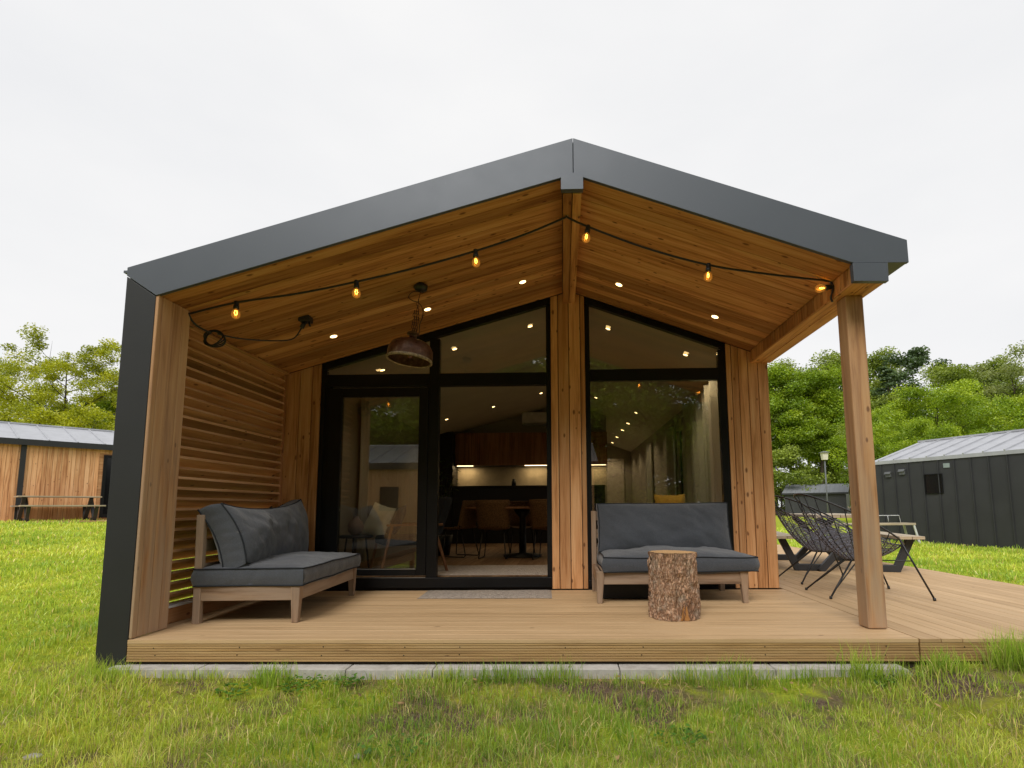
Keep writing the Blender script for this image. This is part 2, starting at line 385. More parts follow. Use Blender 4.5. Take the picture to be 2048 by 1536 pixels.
b = MB(); b.box((LX-.095,.354,.1185),(LX+.028,2.2,.138),1); b.build('louvre_sill', plain('sill_white',(.62,.63,.65),.4), cabin, bevel=.003)
# --- porch ceiling boards
b = MB(); y = .03
while y < YB-.01:
    y1 = min(y+.1335, YB-.002)
    for (xa, xb) in ((-.14,2.999),(3.149,5.083)):
        b.prism([(xa,y,zc(xa)),(xb,y,zc(xb)),(xb,y,zc(xb)+.018),(xa,y,zc(xa)+.018)], (0,y1-y-.0055,0), L=(xb-xa,0,zc(xb)-zc(xa)))
    y += .1335
b.build('ceiling_boards', m_ceil, cabin)
b = MB()
for x0, x1 in ((3.005,3.0715),(3.0775,3.143)): b.box((x0,.032,3.188),(x1,YB+.01,3.34),1)
b.build('ridge_beam', m_ceil, cabin, bevel=.004)
b = MB()
b.box((5.088,.036,2.466),(5.196,YB+.02,2.482),1); b.box((5.2015,.036,2.466),(5.313,YB+.02,2.60),1); b.box((5.103,.036,2.4825),(5.2,YB+.02,2.602),1)
y = .036
while y < 2.2:
    w = random.choice((.085,.105,.125)); d = random.uniform(0,.004)
    b.box((5.09+d,y,2.4835),(5.1025,min(y+w-.004,YB),2.607),2); y += w
b.build('eave_beam', m_ceil, cabin, bevel=.003)
b = MB()
b.hexa([(5.147,.272,.004),(5.281,.272,.004),(5.147,.41,.004),(5.281,.41,.004),(5.147,.272,2.467),(5.281,.272,2.467),(5.147,.41,2.467),(5.281,.41,2.467)],2,r=.42)
b.build('porch_post', m_post, cabin, bevel=.009)
# --- gable wall: boards in front of a dark backing
def vboards(edges, y0=YB, th=.022, zb=.012, gap=.007, side=None):
    q = MB()
    for a, c in zip(edges[:-1], edges[1:]):
        a += gap/2; c -= gap/2; za = min(zc(a), zc(c)); zb_ = zb
        q.prism([(a,y0,zb_),(c,y0,zb_),(c,y0,zc(c)-.003),(a,y0,zc(a)-.003)], (0,th,0), L=(0,0,1))
    return q
b = vboards([-.135,.022,.163,.262]); b.build('wall_boards', m_clad, cabin, bevel=.003)
b = vboards([2.86,2.945,3.066,3.195,3.25]); b.build('wall_boards', m_clad, cabin, bevel=.003)
b = vboards([4.815,4.875,4.952,5.055,5.165,5.279]); b.box((5.262,YB+.023,.012),(5.281,3.2,2.45),2); b.build('wall_boards', m_clad, cabin, bevel=.003)
b = MB()
for x0, x1 in ((-.195,.262),(2.858,3.252),(4.812,5.258)): b.prism(P3([(x0,-.3),(x1,-.3),(x1,zc(x1)+.03),(x0,zc(x0)+.03)], YB+.0235), (0,.12,0))
b.box((.262,YB+.03,-.3),(5.25,YB+.15,.029)); b.build('wall_core', plain('dark_membrane',(.02,.018,.016),.8), cabin)
# --- black window frames
FY0, FY1 = YB+.006, YB+.085
b = MB()
def fr(x0,x1,z0,z1,y0=FY0,y1=FY1): b.box((x0,y0,z0),(x1,y1,z1))
fr(.263,.31,.136,zc(.263)-.075); fr(2.81,2.857,.136,zc(2.81)-.08); fr(.263,2.857,.03,.135,YB-.012,FY1)
fr(1.49,1.605,.136,zc(1.49)-.078); fr(.311,1.489,2.256,2.393); fr(1.606,2.809,2.25,2.393)
b.prism(P3([(.263,zc(.263)-.074),(2.857,zc(2.857)-.074),(2.857,zc(2.857)-.004),(.263,zc(.263)-.004)],FY0),(0,FY1-FY0,0))
fr(.311,.372,.136,2.255,FY0+.012,FY1); b.build('window_frame', m_black, cabin, bevel=.003)
b = MB(); fr(3.253,3.302,.1,zc(3.302)-.075); fr(4.735,4.811,.1,zc(4.811)-.075); fr(3.253,4.811,.03,.0995); fr(3.303,4.734,2.284,2.418)
b.prism(P3([(3.253,zc(3.253)-.074),(4.811,zc(4.811)-.074),(4.811,zc(4.811)-.004),(3.253,zc(3.253)-.004)],FY0),(0,FY1-FY0,0))
b.build('window_frame', m_black, cabin, bevel=.003)
def pane(poly, y=YB+.04, th=.018, par=cabin):
    q = MB(); q.prism(P3(poly, y), (0,th,0)); return q.build('glass_pane', m_glass, par)
pane([(.311,2.394),(1.489,2.394),(1.489,zc(1.489)-.075),(.311,zc(.311)-.075)])
pane([(1.606,2.394),(2.809,2.394),(2.809,zc(2.809)-.075),(1.606,zc(1.606)-.075)])
pane([(3.303,2.419),(4.734,2.419),(4.734,zc(4.734)-.075),(3.303,zc(3.303)-.075)])
pane([(3.303,.1),(4.734,.1),(4.734,2.283),(3.303,2.283)])
b = MB(); DY0, DY1 = YB-.004, YB+.06
fr(.373,.512,.16,2.235,DY0,DY1); fr(1.384,1.488,.16,2.235,DY0,DY1); fr(.513,1.383,2.13,2.235,DY0,DY1); fr(.513,1.383,.16,.233,DY0,DY1)
door = b.build('glazed_door', m_black, cabin, bevel=.004)
pane([(.513,.234),(1.383,.234),(1.383,2.129),(.513,2.129)], YB+.022, .018, door)
b = MB(); b.box((.515,DY0-.003,.225),(1.38,DY0-.0005,.232)); b.box((.513,YB-.014,.1365),(1.49,YB-.0125,.141)); b.build('threshold_strip', plain('aluminium',(.4,.4,.4),.35,metallic=.8), door)
# --- recessed downlights in the porch ceiling
m_lamp = emis('downlight_glow', (1.0,.66,.26), 4.5); m_trim = plain('lamp_trim', (.55,.5,.42), .4)
def downlight(x, y, rad=.033, mt=m_trim):
    z = zc(x); n = V((-.2865,0,1)) if x < 3.08 else V((.365,0,1)); n.normalize(); p = V((x,y,z))
    q = MB(); q.tube([p+n*.004, p-n*.006], rad*1.22, 18); t = q.build('downlight', mt, cabin)
    q = MB(); q.disc(p-n*.0075, rad, 18, -n); q.build('lamp_disc', m_lamp, t)
for x, y in ((.66,1.58),(1.616,1.59),(2.591,1.60),(3.581,1.61),(4.546,1.62)): downlight(x, y)
# --- power socket and plug on the porch ceiling
p = V((.636,1.02,zc(.636)))
b = MB(); b.box((p.x-.05,p.y-.05,p.z-.045),(p.x+.05,p.y+.05,p.z+.012)); sk = b.build('power_socket', m_rod, cabin, bevel=.008)
b = MB(); b.tube([p+V((-.01,0,-.045)), p+V((-.03,-.01,-.10))],.02,10); b.tube([p+V((.03,0,-.045)),p+V((.05,-.01,-.085))],.008,6); b.build('plug', m_rod, sk)

# ================================================================== DECKS, KERB, GROUND
deck = empty('porch_deck', (0,0,0), label='beige timber deck under the porch, boards running sideways', cat='deck')
def deck_screws(par, xs):
    q = MB()
    q.disc((0,0,0), .0045, 8, (0,-1,0)); s0 = None
    for x in xs:
        for dz in (-.052,-.102):
            if s0 is None: s0 = o = q.build('screw', m_rod, par)
            else: o = s0.copy(); COL.objects.link(o)
            o.parent = par; o.location = (x+random.uniform(-.008,.008), -.0012, dz+random.uniform(-.004,.004))
b = MB(); y = -.003
while y < YB-.02:
    y1 = min(y+.1395, YB+.004); b.box((.0005,y,-.026),(5.319,y1-.0045,0),0); y += .1395
b.box((-.2,.353,-.026),(-.001,YB,-.002),1); b.build('deck_boards', m_deck, deck, bevel=.002)
def edge_board(par, x0, x1, y=0.0):
    q = MB(); q.box((x0,y+.005,-.1455),(x1,y+.024,-.027),0,r=.3)
    z = -.028
    while z > -.14: q.box((x0,y,max(z-.0135,-.1455)),(x1,y+.0049,z),0,r=.3+z); z -= .0172
    return q.build('edge_board', m_fasc, par, bevel=.0015)
edge_board(deck, .0, 5.3185); deck_screws(deck, [.19,.77,1.345,1.9,2.28,2.98,3.5,4.31,5.1])
b = MB(); b.box((.01,.03,-.3),(5.31,.07,-.03)); b.box((.01,2.1,-.3),(5.31,2.2,-.03))
for i in range(9): b.box((.05+i*.65,.07,-.17),(.12+i*.65,2.1,-.03),1)
b.build('deck_frame', plain('dark_joists',(.05,.04,.03),.9), deck)
sdeck = empty('side_terrace', (0,0,0), label='wide beige timber terrace beside the porch, boards running away from camera', cat='deck')
b = MB(); x = 5.331
def ydk(x): return 9.4 if x < 7.15 else (9.4-(x-7.15)*2.2)
while x < 7.95:
    b.box((x,-.003,-.026),(x+.1345,9.2,-.001),1); x += .139
x_end = x
b.build('deck_boards', m_deck, sdeck, bevel=.002)
edge_board(sdeck, 5.331, x_end-.004, .001); deck_screws(sdeck, [5.62,6.2,6.8,7.4])
b = MB(); b.box((x_end-.003,.0,-.146),(x_end+.02,9.2,-.002),1); b.build('side_board', m_fasc, sdeck, bevel=.002)
b = MB(); b.box((5.34,.03,-.25),(x_end-.02,.08,-.03)); b.box((5.34,.08,-.25),(5.40,9.1,-.03)); b.build('deck_frame', bpy.data.materials['dark_joists'], sdeck)
# dry leaf on terrace left out; kerb stones under the porch deck
m_conc = None
k = NT('kerb_concrete'); n1 = k.noise(k.pos(), 9, 6, .65); n2 = k.noise(k.pos(), 120, 3, .7)
c = k.ramp(n1, [(.3,(.36,.34,.31)),(.55,(.52,.50,.47)),(.75,(.60,.58,.55))]); c = k.mix(k.mr(n2,.6,.75,0,.35), c, (.22,.21,.19))
k.bsdf(c, .9, 0, .2, bump=k.math('ADD', n1, n2), bstr=.35, bdist=.006); m_conc = k.m
js = [-.125,.55,1.548,2.12,3.34,4.34,5.235]
klab = ['leftmost pale kerb stone under the deck edge, at its dark metal corner','pale kerb stone second from the left end of the row','short pale kerb stone third from the left end of the row','long pale kerb stone in the middle of the row under the deck','pale kerb stone second from the right end of the row','rightmost pale kerb stone with rounded end under the deck']
for i in range(6):
    b = MB(); a, c_ = js[i]+.003, js[i+1]-.003; yk0, yk1 = -.105+random.uniform(-.004,.004), .058
    zt = -.167+random.uniform(-.003,.003); cr = .035
    pl = [(a,yk0,-.5),(c_,yk0,-.5),(c_,yk0,zt-(cr*1.6 if i==5 else .004)),(c_-(cr*1.6 if i==5 else .004),yk0,zt),(a+(cr*1.6 if i==0 else .004),yk0,zt),(a,yk0,zt-(cr*1.6 if i==0 else .004))]
    o_ = b; o_.prism(pl, (0,yk1-yk0,0)); tag(b.build('kerb_stone', m_conc, None, bevel=.007), klab[i], 'kerb stone', 'kerb stones under the deck edge')

# ================================================================== FURNITURE ON THE PORCH
def cushion(L, D, T, bulge, xf, nu=44, nv=32, seed=0, pinch=.02, wrinkle=1.0):
    """box cushion: L x D panels, seam height T, puffed by bulge; xf maps local to parent space. returns (body MB, piping MB)"""
    b = MB(); pm = MB()
    def edge(a, c): return L/2*a*(1-pinch*(1-c*c)), D/2*c*(1-pinch*(1-a*a))
    def wr(a, c): return wrinkle*(.006*(vnoise((a+3)*L+.5*c, (c+3)*D*.5, 13, seed)-.5)+.008*(vnoise((a+3)*L, (c+3)*D, 6, seed)-.5)+.016*(vnoise((a+3)*L, (c+3)*D, 2.2, seed+5)-.5))
    def seam(a, c, s): return s*(T/2+.004*math.sin(a*5+seed)+.006*(vnoise((a+2)*L, (c+2)*D, 3, seed+9)-.5))
    def panel(s):
        def fn(u, v):
            a, c = (2*u-1), (2*v-1); a = math.copysign(abs(a)**.85, a); c = math.copysign(abs(c)**.85, c)
            x, y = edge(a, c); e = ((1-abs(a)**3.2)*(1-abs(c)**3.2))**.62
            return xf(V((x, y, seam(a, c, s) + s*e*(bulge+wr(a, c)*1.6))))
        return fn
    b.grid(panel(1), nu, nv); b.grid(lambda u, v: panel(-1)(1-u, v), nu, nv)
    def ring(t):
        t = (t % 1)*4; i = int(t); f = t-i; f = 2*f-1
        return [(f,-1),(1,f),(-f,1),(-1,-f)][i]
    n = 96
    def side(u, v):
        a, c = ring(u); x, y = edge(math.copysign(abs(a)**.999, a), c); w = math.sin(math.pi*v)
        s = 1 + .022*w/max(L, D)*1.3
        zz = seam(a, c, -1)*(1-v)+seam(a, c, 1)*v
        bl = .014*w+.004*w*math.sin(u*160+seed)+.006*w*(vnoise(u*30, v*3, 1, seed+2)-.5)
        nx = 1 if a >= .999 else (-1 if a <= -.999 else 0); ny = 1 if c >= .999 else (-1 if c <= -.999 else 0)
        return xf(V((x+nx*bl, y+ny*bl, zz)))
    b.grid(side, n, 5)
    for s in (1, -1):
        pts = []
        for i in range(n):
            a, c = ring(i/n); x, y = edge(a, c); pts.append(xf(V((x*1.004, y*1.004, seam(a, c, s)))))
        pm.tube(pts, .0062, 6, closed=True)
    return b, pm
def make_sofa(seat_shift, back_fn, seed, bt=.11, wk_=1.9):
    """low teak lounge module; local x along its length, y front to back"""
    Lf, Df = 1.385, .84
    r = empty('lounge_sofa')
    f = MB()
    f.box((.03,.012,.172),(Lf-.03,.045,.285),0); f.box((.03,Df-.05,.172),(Lf-.03,Df-.018,.285),0)
    f.box((.008,.05,.172),(.04,Df-.05,.285),1); f.box((Lf-.04,.05,.172),(Lf-.008,Df-.05,.285),1)
    for i in range(9): f.box((.06+i*.145,.05,.262),(.15+i*.145,Df-.055,.28),1)
    f.build('seat_frame', m_teak, r, bevel=.004)
    for x0, x1 in ((0,.075),(Lf-.075,Lf)):
        s_ = 1 if x0 == 0 else -1; xo = x0 if s_ == 1 else x1
        q = MB(); q.hexa([(xo+s_*.006,.012,0),(xo+s_*.05,.012,0),(xo+s_*.006,.06,0),(xo+s_*.05,.06,0),(xo-s_*.002,0,.288),(xo+s_*.075,0,.288),(xo-s_*.002,.075,.288),(xo+s_*.075,.075,.288)] if s_ == 1 else
               [(xo-.05,.012,0),(xo-.006,.012,0),(xo-.05,.06,0),(xo-.006,.06,0),(xo-.075,0,.288),(xo+.002,0,.288),(xo-.075,.075,.288),(xo+.002,.075,.288)],2); q.build('leg', m_teak, r, bevel=.004)
        q = MB(); a = xo if s_ == 1 else xo-.05
        q.hexa([(a,Df-.075,0),(a+.05,Df-.075,0),(a,Df-.02,0),(a+.05,Df-.02,0),(a,Df-.065,.84),(a+.05,Df-.065,.84),(a,Df-.005,.84),(a+.05,Df-.005,.84)],2); q.build('leg', m_teak, r, bevel=.004)
    q = MB()
    for z0 in (.36,.55,.74): q.box((.051,Df-.052,z0),(Lf-.051,Df-.028,z0+.095),0)
    q.build('back_slats', m_teak, r, bevel=.004)
    M = Matrix.Translation((Lf/2+seat_shift,.40,.352))
    bd, pi = cushion(1.40,.84,.125,.06,lambda p: M@p, seed=seed)
    s = bd.build('seat_cushion', m_fab, r, weld=True); pi.build('piping', m_pipe, s)
    bd, pi = cushion(1.36,.50,bt,.08,back_fn, seed=seed+3, wrinkle=wk_)
    s = bd.build('back_cushion', m_fab, r, weld=True); pi.build('piping', m_pipe, s)
    return r
def backA(p):      # upright, slightly leaning
    M = Matrix.Translation((.745,.70,.66)) @ Matrix.Rotation(R(-12),4,'X') @ Matrix.Rotation(R(90),4,'X')
    q = V(p); q.z += .0
    return M @ q
def backB(p):      # slumped: sits forward on the seat, sagging in the middle, ends turned up
    q = V(p); a = q.x/.69; h = (q.y+.25)/.5
    q.y = q.y*1.04 + (.075*abs(a)**2.2-.045+.02*a)*max(h, 0) + (.03*a*a-.01)*(1-h); q.z += .035*math.sin(a*2.1+.5)*h - .05*(1-h)**2*(1-a*a*.5) + .03*math.sin(h*3.1)
    q.z += .07*(1-h)*max(-a,0)**2; q.x += .02*a*(h-.5)
    M = Matrix.Translation((.70,.635,.655)) @ Matrix.Rotation(R(-16),4,'X') @ Matrix.Rotation(R(90),4,'X')
    return M @ q
sofa = make_sofa(.075, backA, 1); sofa.location = (3.285,1.352,0)
tag(sofa, 'charcoal cushioned lounge sofa facing camera below the right window', 'sofa')
daybed = make_sofa(.0, backB, 14, .19, 2.0); daybed.location = (.917,.546,0); daybed.rotation_euler = (0,0,R(92.8))
tag(daybed, 'charcoal cushioned lounge sofa with slumped back cushion against the louvre screen', 'sofa')
# dark box under the sofa
b = MB(); b.box((3.35,1.62,.004),(3.92,1.95,.15)); b.box((3.34,1.61,.1502),(3.93,1.96,.165)); bx = b.build('storage_box', plain('dark_plastic',(.012,.012,.013),.6), None, bevel=.008); tag(bx, 'flat black storage box pushed under the right sofa', 'box')

# log stool
st = empty('log_stool', (3.868,.757,0), label='cut tree log with rough bark used as a side table before the sofa', cat='stool')
k = NT('bark'); ob = k.obj(); mp_ = k.n('ShaderNodeMapping'); mp_.inputs['Scale'].default_value = (1,1,.24); k.l(ob, mp_.inputs[0])
vo = k.n('ShaderNodeTexVoronoi', feature='DISTANCE_TO_EDGE'); vo.inputs['Scale'].default_value = 44; 
dn = k.n('ShaderNodeTexNoise'); dn.inputs['Scale'].default_value = 14; dn.inputs['Detail'].default_value = 5; k.l(mp_.outputs[0], dn.inputs['Vector'])
wv = k.mix(.2, mp_.outputs[0], dn.outputs['Color'], 'ADD'); k.l(wv, vo.inputs['Vector'])
n1 = k.noise(ob, 9, 6, .65); n2 = k.noise(ob, 70, 4, .7); n3 = k.noise(ob, 3.2, 3, .5)
c = k.ramp(n2, [(.3,(.27,.13,.07)),(.5,(.50,.30,.19)),(.68,(.68,.50,.36))])
c = k.mix(k.mr(n1,.48,.66,0,.75), c, (.44,.36,.28)); c = k.mix(k.mr(n3,.55,.68,0,.6), c, (.24,.105,.05))
crack = k.mr(vo.outputs['Distance'], .0, .09, 1, 0); c = k.mix(k.math('MULTIPLY', crack, .5), c, (.09,.045,.025))
h = k.math('ADD', k.mr(vo.outputs['Distance'],0,.16,0,.8), k.math('MULTIPLY', n2, .5)); k.bsdf(c, .9, 0, .2, bump=h, bstr=.9, bdist=.012); m_bark = k.m
k = NT('cut_wood'); ob = k.obj(); wv = k.n('ShaderNodeTexWave', wave_type='RINGS', rings_direction='Z'); wv.inputs['Scale'].default_value = 22; wv.inputs['Distortion'].default_value = 2.5; k.l(ob, wv.inputs[0])
c = k.mix(wv.outputs['Fac'], (.62,.40,.20), (.50,.29,.13)); k.bsdf(c, .8, 0, .2); m_cut = k.m
def stump_r(t, z):
    g = 0
    for k_, (a0, dep, wd) in enumerate(((-1.62,.022,.05),(-2.2,.012,.07),(.4,.012,.06),(-.75,.012,.05),(2.3,.015,.06))):
        d = (t-a0+math.pi) % (2*math.pi)-math.pi; g -= dep*math.exp(-(d/wd)**2)
    x, y = math.cos(t)*2, math.sin(t)*2
    return .182+.018*(1-z/.51)**1.6+.006*math.sin(3*t+1)+.004*math.sin(5*t)+g+.022*(vnoise(t*7+20, z*14, 1, 2)-.5)+.022*(vnoise(t*18+40, z*26, 1, 5)-.5)+.012*(vnoise(t*34+80, z*50, 1, 6)-.5)
b = MB(); nt_, nz_ = 220, 80
b.grid(lambda u, v: (stump_r(u*2*math.pi-math.pi, v*.51)*math.cos(u*2*math.pi-math.pi), stump_r(u*2*math.pi-math.pi, v*.51)*math.sin(u*2*math.pi-math.pi), .002+v*(.508)), nt_, nz_)
b.build('bark', m_bark, st, weld=True)
b = MB(); b.grid(lambda u, v: (stump_r(u*2*math.pi-math.pi,.51)*.985*v*math.cos(u*2*math.pi-math.pi), stump_r(u*2*math.pi-math.pi,.51)*.985*v*math.sin(u*2*math.pi-math.pi), .512+.002*math.sin(u*9)*v), nt_, 6); b.build('cut_top', m_cut, st, weld=True)
# chipped patch at the foot of the log
b = MB(); b.grid(lambda u, v: ((stump_r(-1.62+ (u-.5)*.42*(1-.5*v), v*.12)+.006)*math.cos(-1.32+(u-.5)*.42*(1-.6*v)), (stump_r(-1.32+(u-.5)*.42, v*.12)+.003)*math.sin(-1.32+(u-.5)*.42*(1-.6*v)), .004+v*.105), 10, 8); b.build('bare_wood_patch', plain('bare_wood',(.40,.19,.06),.8,bump=.3,scale=30), st)

# doormat
k = NT('jute_mat'); u, v, r = k.uvr(); 
a = k.math('SINE', k.math('MULTIPLY', v, 420)); cc = k.math('SINE', k.math('ADD', k.math('MULTIPLY', u, 300), k.math('MULTIPLY', a, 1.2))); nn = k.noise(k.comb(k.math('MULTIPLY', u, 25), k.math('MULTIPLY', v, 90), 0.0), 1, 4, .6)
h = k.math('ADD', k.math('MULTIPLY', k.math('MULTIPLY', a, cc), .5), nn); c = k.ramp(nn, [(.3,(.20,.17,.145)),(.5,(.42,.36,.31)),(.7,(.60,.53,.46))])
k.bsdf(c, .95, 0, .1, bump=h, bstr=.8, bdist=.006); m_jute = k.m
def mat_thing(x0, x1, y0, y1, z, th=.009, sk=.0):
    q = MB(); nx, ny = 40, 20
    def top(u, v):
        x = x0+(x1-x0)*u+sk*(1-v); y = y0+(y1-y0)*v; e = min(u, 1-u, v, 1-v)
        return (x, y+.006*math.sin(u*17), z+th+.006*(vnoise(x, y, 5, 4)-.5)*(1 if e > 0 else 0)-(.006 if e <= 0 else 0))
    q.grid(top, nx, ny, uvs=(x1-x0, y1-y0))
    q.grid(lambda u, v: (lambda t: (t[0], t[1], z+.0015))(top(1-u, v)), nx, ny, uvs=(1,1))
    for i in range(int((x1-x0)/.012)):
        x = x0+sk+i*.012; q.tube([(x,y0,z+.005),(x+random.uniform(-.01,.01),y0-.018,z+.004)],.002,4)
    return q
q = mat_thing(1.53,2.85,1.675,2.20,0.0,sk=.02); o = q.build('doormat', m_jute); tag(o, 'woven grey brown jute doormat on the deck before the open doorway', 'doormat')

# ================================================================== STRING LIGHTS AND PENDANT
sl_ = empty('string_lights', (0,0,0), label='black festoon cable with six small amber bulbs strung across the porch', cat='string lights')
k = NT('amber_bulb_glass'); e = k.n('ShaderNodeEmission'); e.inputs[0].default_value = (1,.42,.06,1); e.inputs[1].default_value = .34
gl = k.n('ShaderNodeBsdfGlossy'); gl.inputs[0].default_value = (1,.8,.5,1); gl.inputs['Roughness'].default_value = .08
tr = k.n('ShaderNodeBsdfTransparent'); tr.inputs[0].default_value = (1,.72,.3,1)
m1 = k.n('ShaderNodeMixShader'); m1.inputs[0].default_value = .35; k.l(tr.outputs[0], m1.inputs[1]); k.l(e.outputs[0], m1.inputs[2])
m2 = k.n('ShaderNodeMixShader'); m2.inputs[0].default_value = .12; k.l(m1.outputs[0], m2.inputs[1]); k.l(gl.outputs[0], m2.inputs[2]); k.l(m2.outputs[0], k.out.inputs[0]); m_bulb = k.m
m_fil = emis('filament', (1,.5,.12), 14)
YS = .33
def smooth(pts, n=10):
    pts = [V(p) for p in pts]; out = []
    for i in range(len(pts)-1):
        p0 = pts[max(i-1,0)]; p1 = pts[i]; p2 = pts[i+1]; p3 = pts[min(i+2,len(pts)-1)]
        for k_ in range(n):
            t = k_/n; out.append(.5*((2*p1)+(p2-p0)*t+(2*p0-5*p1+4*p2-p3)*t*t+(3*p1-p0-3*p2+p3)*t**3))
    return out+[pts[-1]]
L1 = smooth([(.03,YS,2.424),(.41,YS,2.512),(.9,YS,2.578),(1.364,YS,2.667),(1.84,YS,2.775),(2.309,YS,2.905),(2.7,YS,3.035),(3.033,YS,3.175)])
L2 = smooth([(3.033,YS,3.175),(3.203,YS,3.09),(3.65,YS,2.905),(4.14,YS,2.755),(4.6,YS,2.672),(5.03,YS,2.612),(5.075,YS,2.60)])
b = MB(); b.tube(L1+L2[1:], .0085, 7); b.tube(smooth([(5.075,YS,2.60),(5.085,YS-.01,2.55),(5.07,YS,2.48),(5.078,YS,2.44)]), .008, 6)
# tail: coil on the louvre rail, then to the socket
b.tube(smooth([(.03,YS,2.424),(.035,.37,2.38),(.06,.42,2.345),(.11,.5,2.32)]), .008, 6)
for kk in range(4):
    c0 = V((.115,.52+.006*kk,2.285)); b.tube([c0+V(((.075+.004*kk)*math.cos(t),.02*math.sin(t*2+kk),(.058+.004*kk)*math.sin(t))) for t in [i*2*math.pi/22 for i in range(22)]], .006, 6, closed=True)
b.tube(smooth([(.16,.5,2.315),(.28,.62,2.31),(.45,.85,2.36),(.55,.98,2.42),(.606,1.008,zc(.636)-.10)]), .0065, 6)
b.build('cable', m_rod, sl_)
m_zinc = plain('zinc',(.5,.5,.5),.3,metallic=1.0)
for x, z in ((.03,2.43),(3.033,3.18),(5.078,2.60)):
    b = MB(); b.tube([(x+.012*math.cos(t),YS,z+.012*math.sin(t)) for t in [i*.6 for i in range(9)]], .003, 5); b.build('hook', m_zinc, sl_)
def bulb(p, d):
    d = V(d).normalized(); x = d.orthogonal().normalized(); y = d.cross(x)
    def ln(prof, m, nm, par, sc=1.22):
        prof = [(a*sc, c*sc) for a, c in prof]
        q = MB(); N = 16; bb = len(q.v)
        for rr, tt in prof:
            for kk in range(N):
                a = 2*math.pi*kk/N; q.v.append(tuple(d*tt+x*rr*math.cos(a)+y*rr*math.sin(a)))
        for i in range(len(prof)-1):
            for kk in range(N): q.face([bb+i*N+kk, bb+i*N+(kk+1)%N, bb+(i+1)*N+(kk+1)%N, bb+(i+1)*N+kk], None, 0, 0, True)
        o = q.build(nm, m, par); return o
    s_ = ln([(0,-.012),(.013,-.012),(.016,0),(.015,.018),(.0175,.02),(.0175,.04),(.011,.044),(0,.044)], m_rod, 'bulb_socket', sl_); s_.location = p
    g = ln([(.010,.042),(.016,.05),(.0245,.064),(.027,.077),(.0255,.089),(.018,.1),(.008,.1055),(0,.106)], m_bulb, 'bulb', s_)
    q = MB(); q.tube([d*.061+x*.005, d*.083+x*.011, d*.098+x*.004, d*.098-x*.004, d*.083-x*.011, d*.061-x*.005], .0022, 5); q.build('filament', m_fil, s_)
for x, z, d in ((.409,2.512,(0,0,-1)),(1.364,2.667,(.02,0,-1)),(2.309,2.905,(.05,0,-1)),(3.203,3.09,(-.18,0,-1)),(4.14,2.755,(-.08,0,-1)),(5.083,2.565,(-1,0,-.12))):
    bulb((x,YS,z-.004), d)
pend = empty('pendant_lamp', (1.618,1.0,2.28), (R(-3),R(6.5),0), 'rusty brown metal pendant lamp hanging on a chain from the porch ceiling', 'lamp')
k = NT('rusty_enamel'); n1 = k.noise(k.obj(), 18, 6, .7); n2 = k.noise(k.obj(), 5, 3, .5)
c = k.ramp(n1, [(.35,(.05,.018,.012)),(.55,(.13,.055,.035)),(.72,(.24,.15,.11))]); c = k.mix(k.mr(n2,.55,.7,0,.5), c, (.05,.045,.05)); k.bsdf(c, k.mr(n1,.3,.7,.25,.6), .25, .5, bump=n1, bstr=.3, bdist=.01); m_rust = k.m
b = MB(); b.lathe([(.03,.135),(.045,.13),(.07,.12),(.13,.10),(.172,.072),(.197,.03),(.203,-.02),(.199,-.055)], 40); b.lathe([(.185,-.072),(.19,-.02),(.18,.03),(.13,.08),(.02,.11)], 40); b.build('shade', m_rust, pend)
b = MB(); b.lathe([(.199,-.0555),(.206,-.06),(.205,-.078),(.194,-.084),(.186,-.073)], 40); b.build('rim_band', plain('worn_edge',(.28,.21,.14),.6,scale=40,var=.5), pend)
b = MB(); b.lathe([(.0,.185),(.055,.183),(.058,.17),(.034,.166),(.034,.136),(.06,.126)], 24); b.build('cap', m_rust, pend)
b = MB(); b.lathe([(.012,.09),(.016,.06),(.034,.0),(.036,-.025),(.02,-.05),(0,-.056)], 16); b.build('bulb', plain('smoked_bulb',(.10,.03,.008),.1,.6), pend)
zt = zc(1.623)-2.28
b = MB(); zz = .19; i = 0
while zz < zt-.115:      # chain links, bunched in three strands low down
    a = i*math.pi/2
    for (ox, oy) in ((0,0),(.018,.006),(-.016,-.004)) if zz < .40 else ((0,0),):
        b.tube([(ox+.010*math.cos(a)*math.sin(t)+.006*math.sin(i*1.7), oy+.010*math.sin(a)*math.sin(t), zz+.018*math.cos(t)) for t in [j*2*math.pi/10 for j in range(10)]], .0028, 5, closed=True)
    zz += .028; i += 1
b.tube(smooth([(0,0,zz-.02),(.004,0,zz+.05),(0,0,zt-.03)]), .0035, 5); ch = b.build('chain', m_rust, pend)
b = MB(); b.tube(smooth([(.0,.0,zt-.04),(-.07,0,zt-.055),(-.10,.01,zt-.10),(-.06,0,zt-.135),(.0,0,zt-.15),(.045,.01,zt-.2),(.06,.0,zt-.28),(.045,0,.27),(.05,.01,.17)]), .0035, 6); b.build('cord', m_rod, pend)
b = MB(); b.lathe([(0,-.035),(.045,-.033),(.062,-.015),(.064,.022),(0,.024)], 24, (0,0,zt)); b.build('ceiling_rose', m_rod, pend)
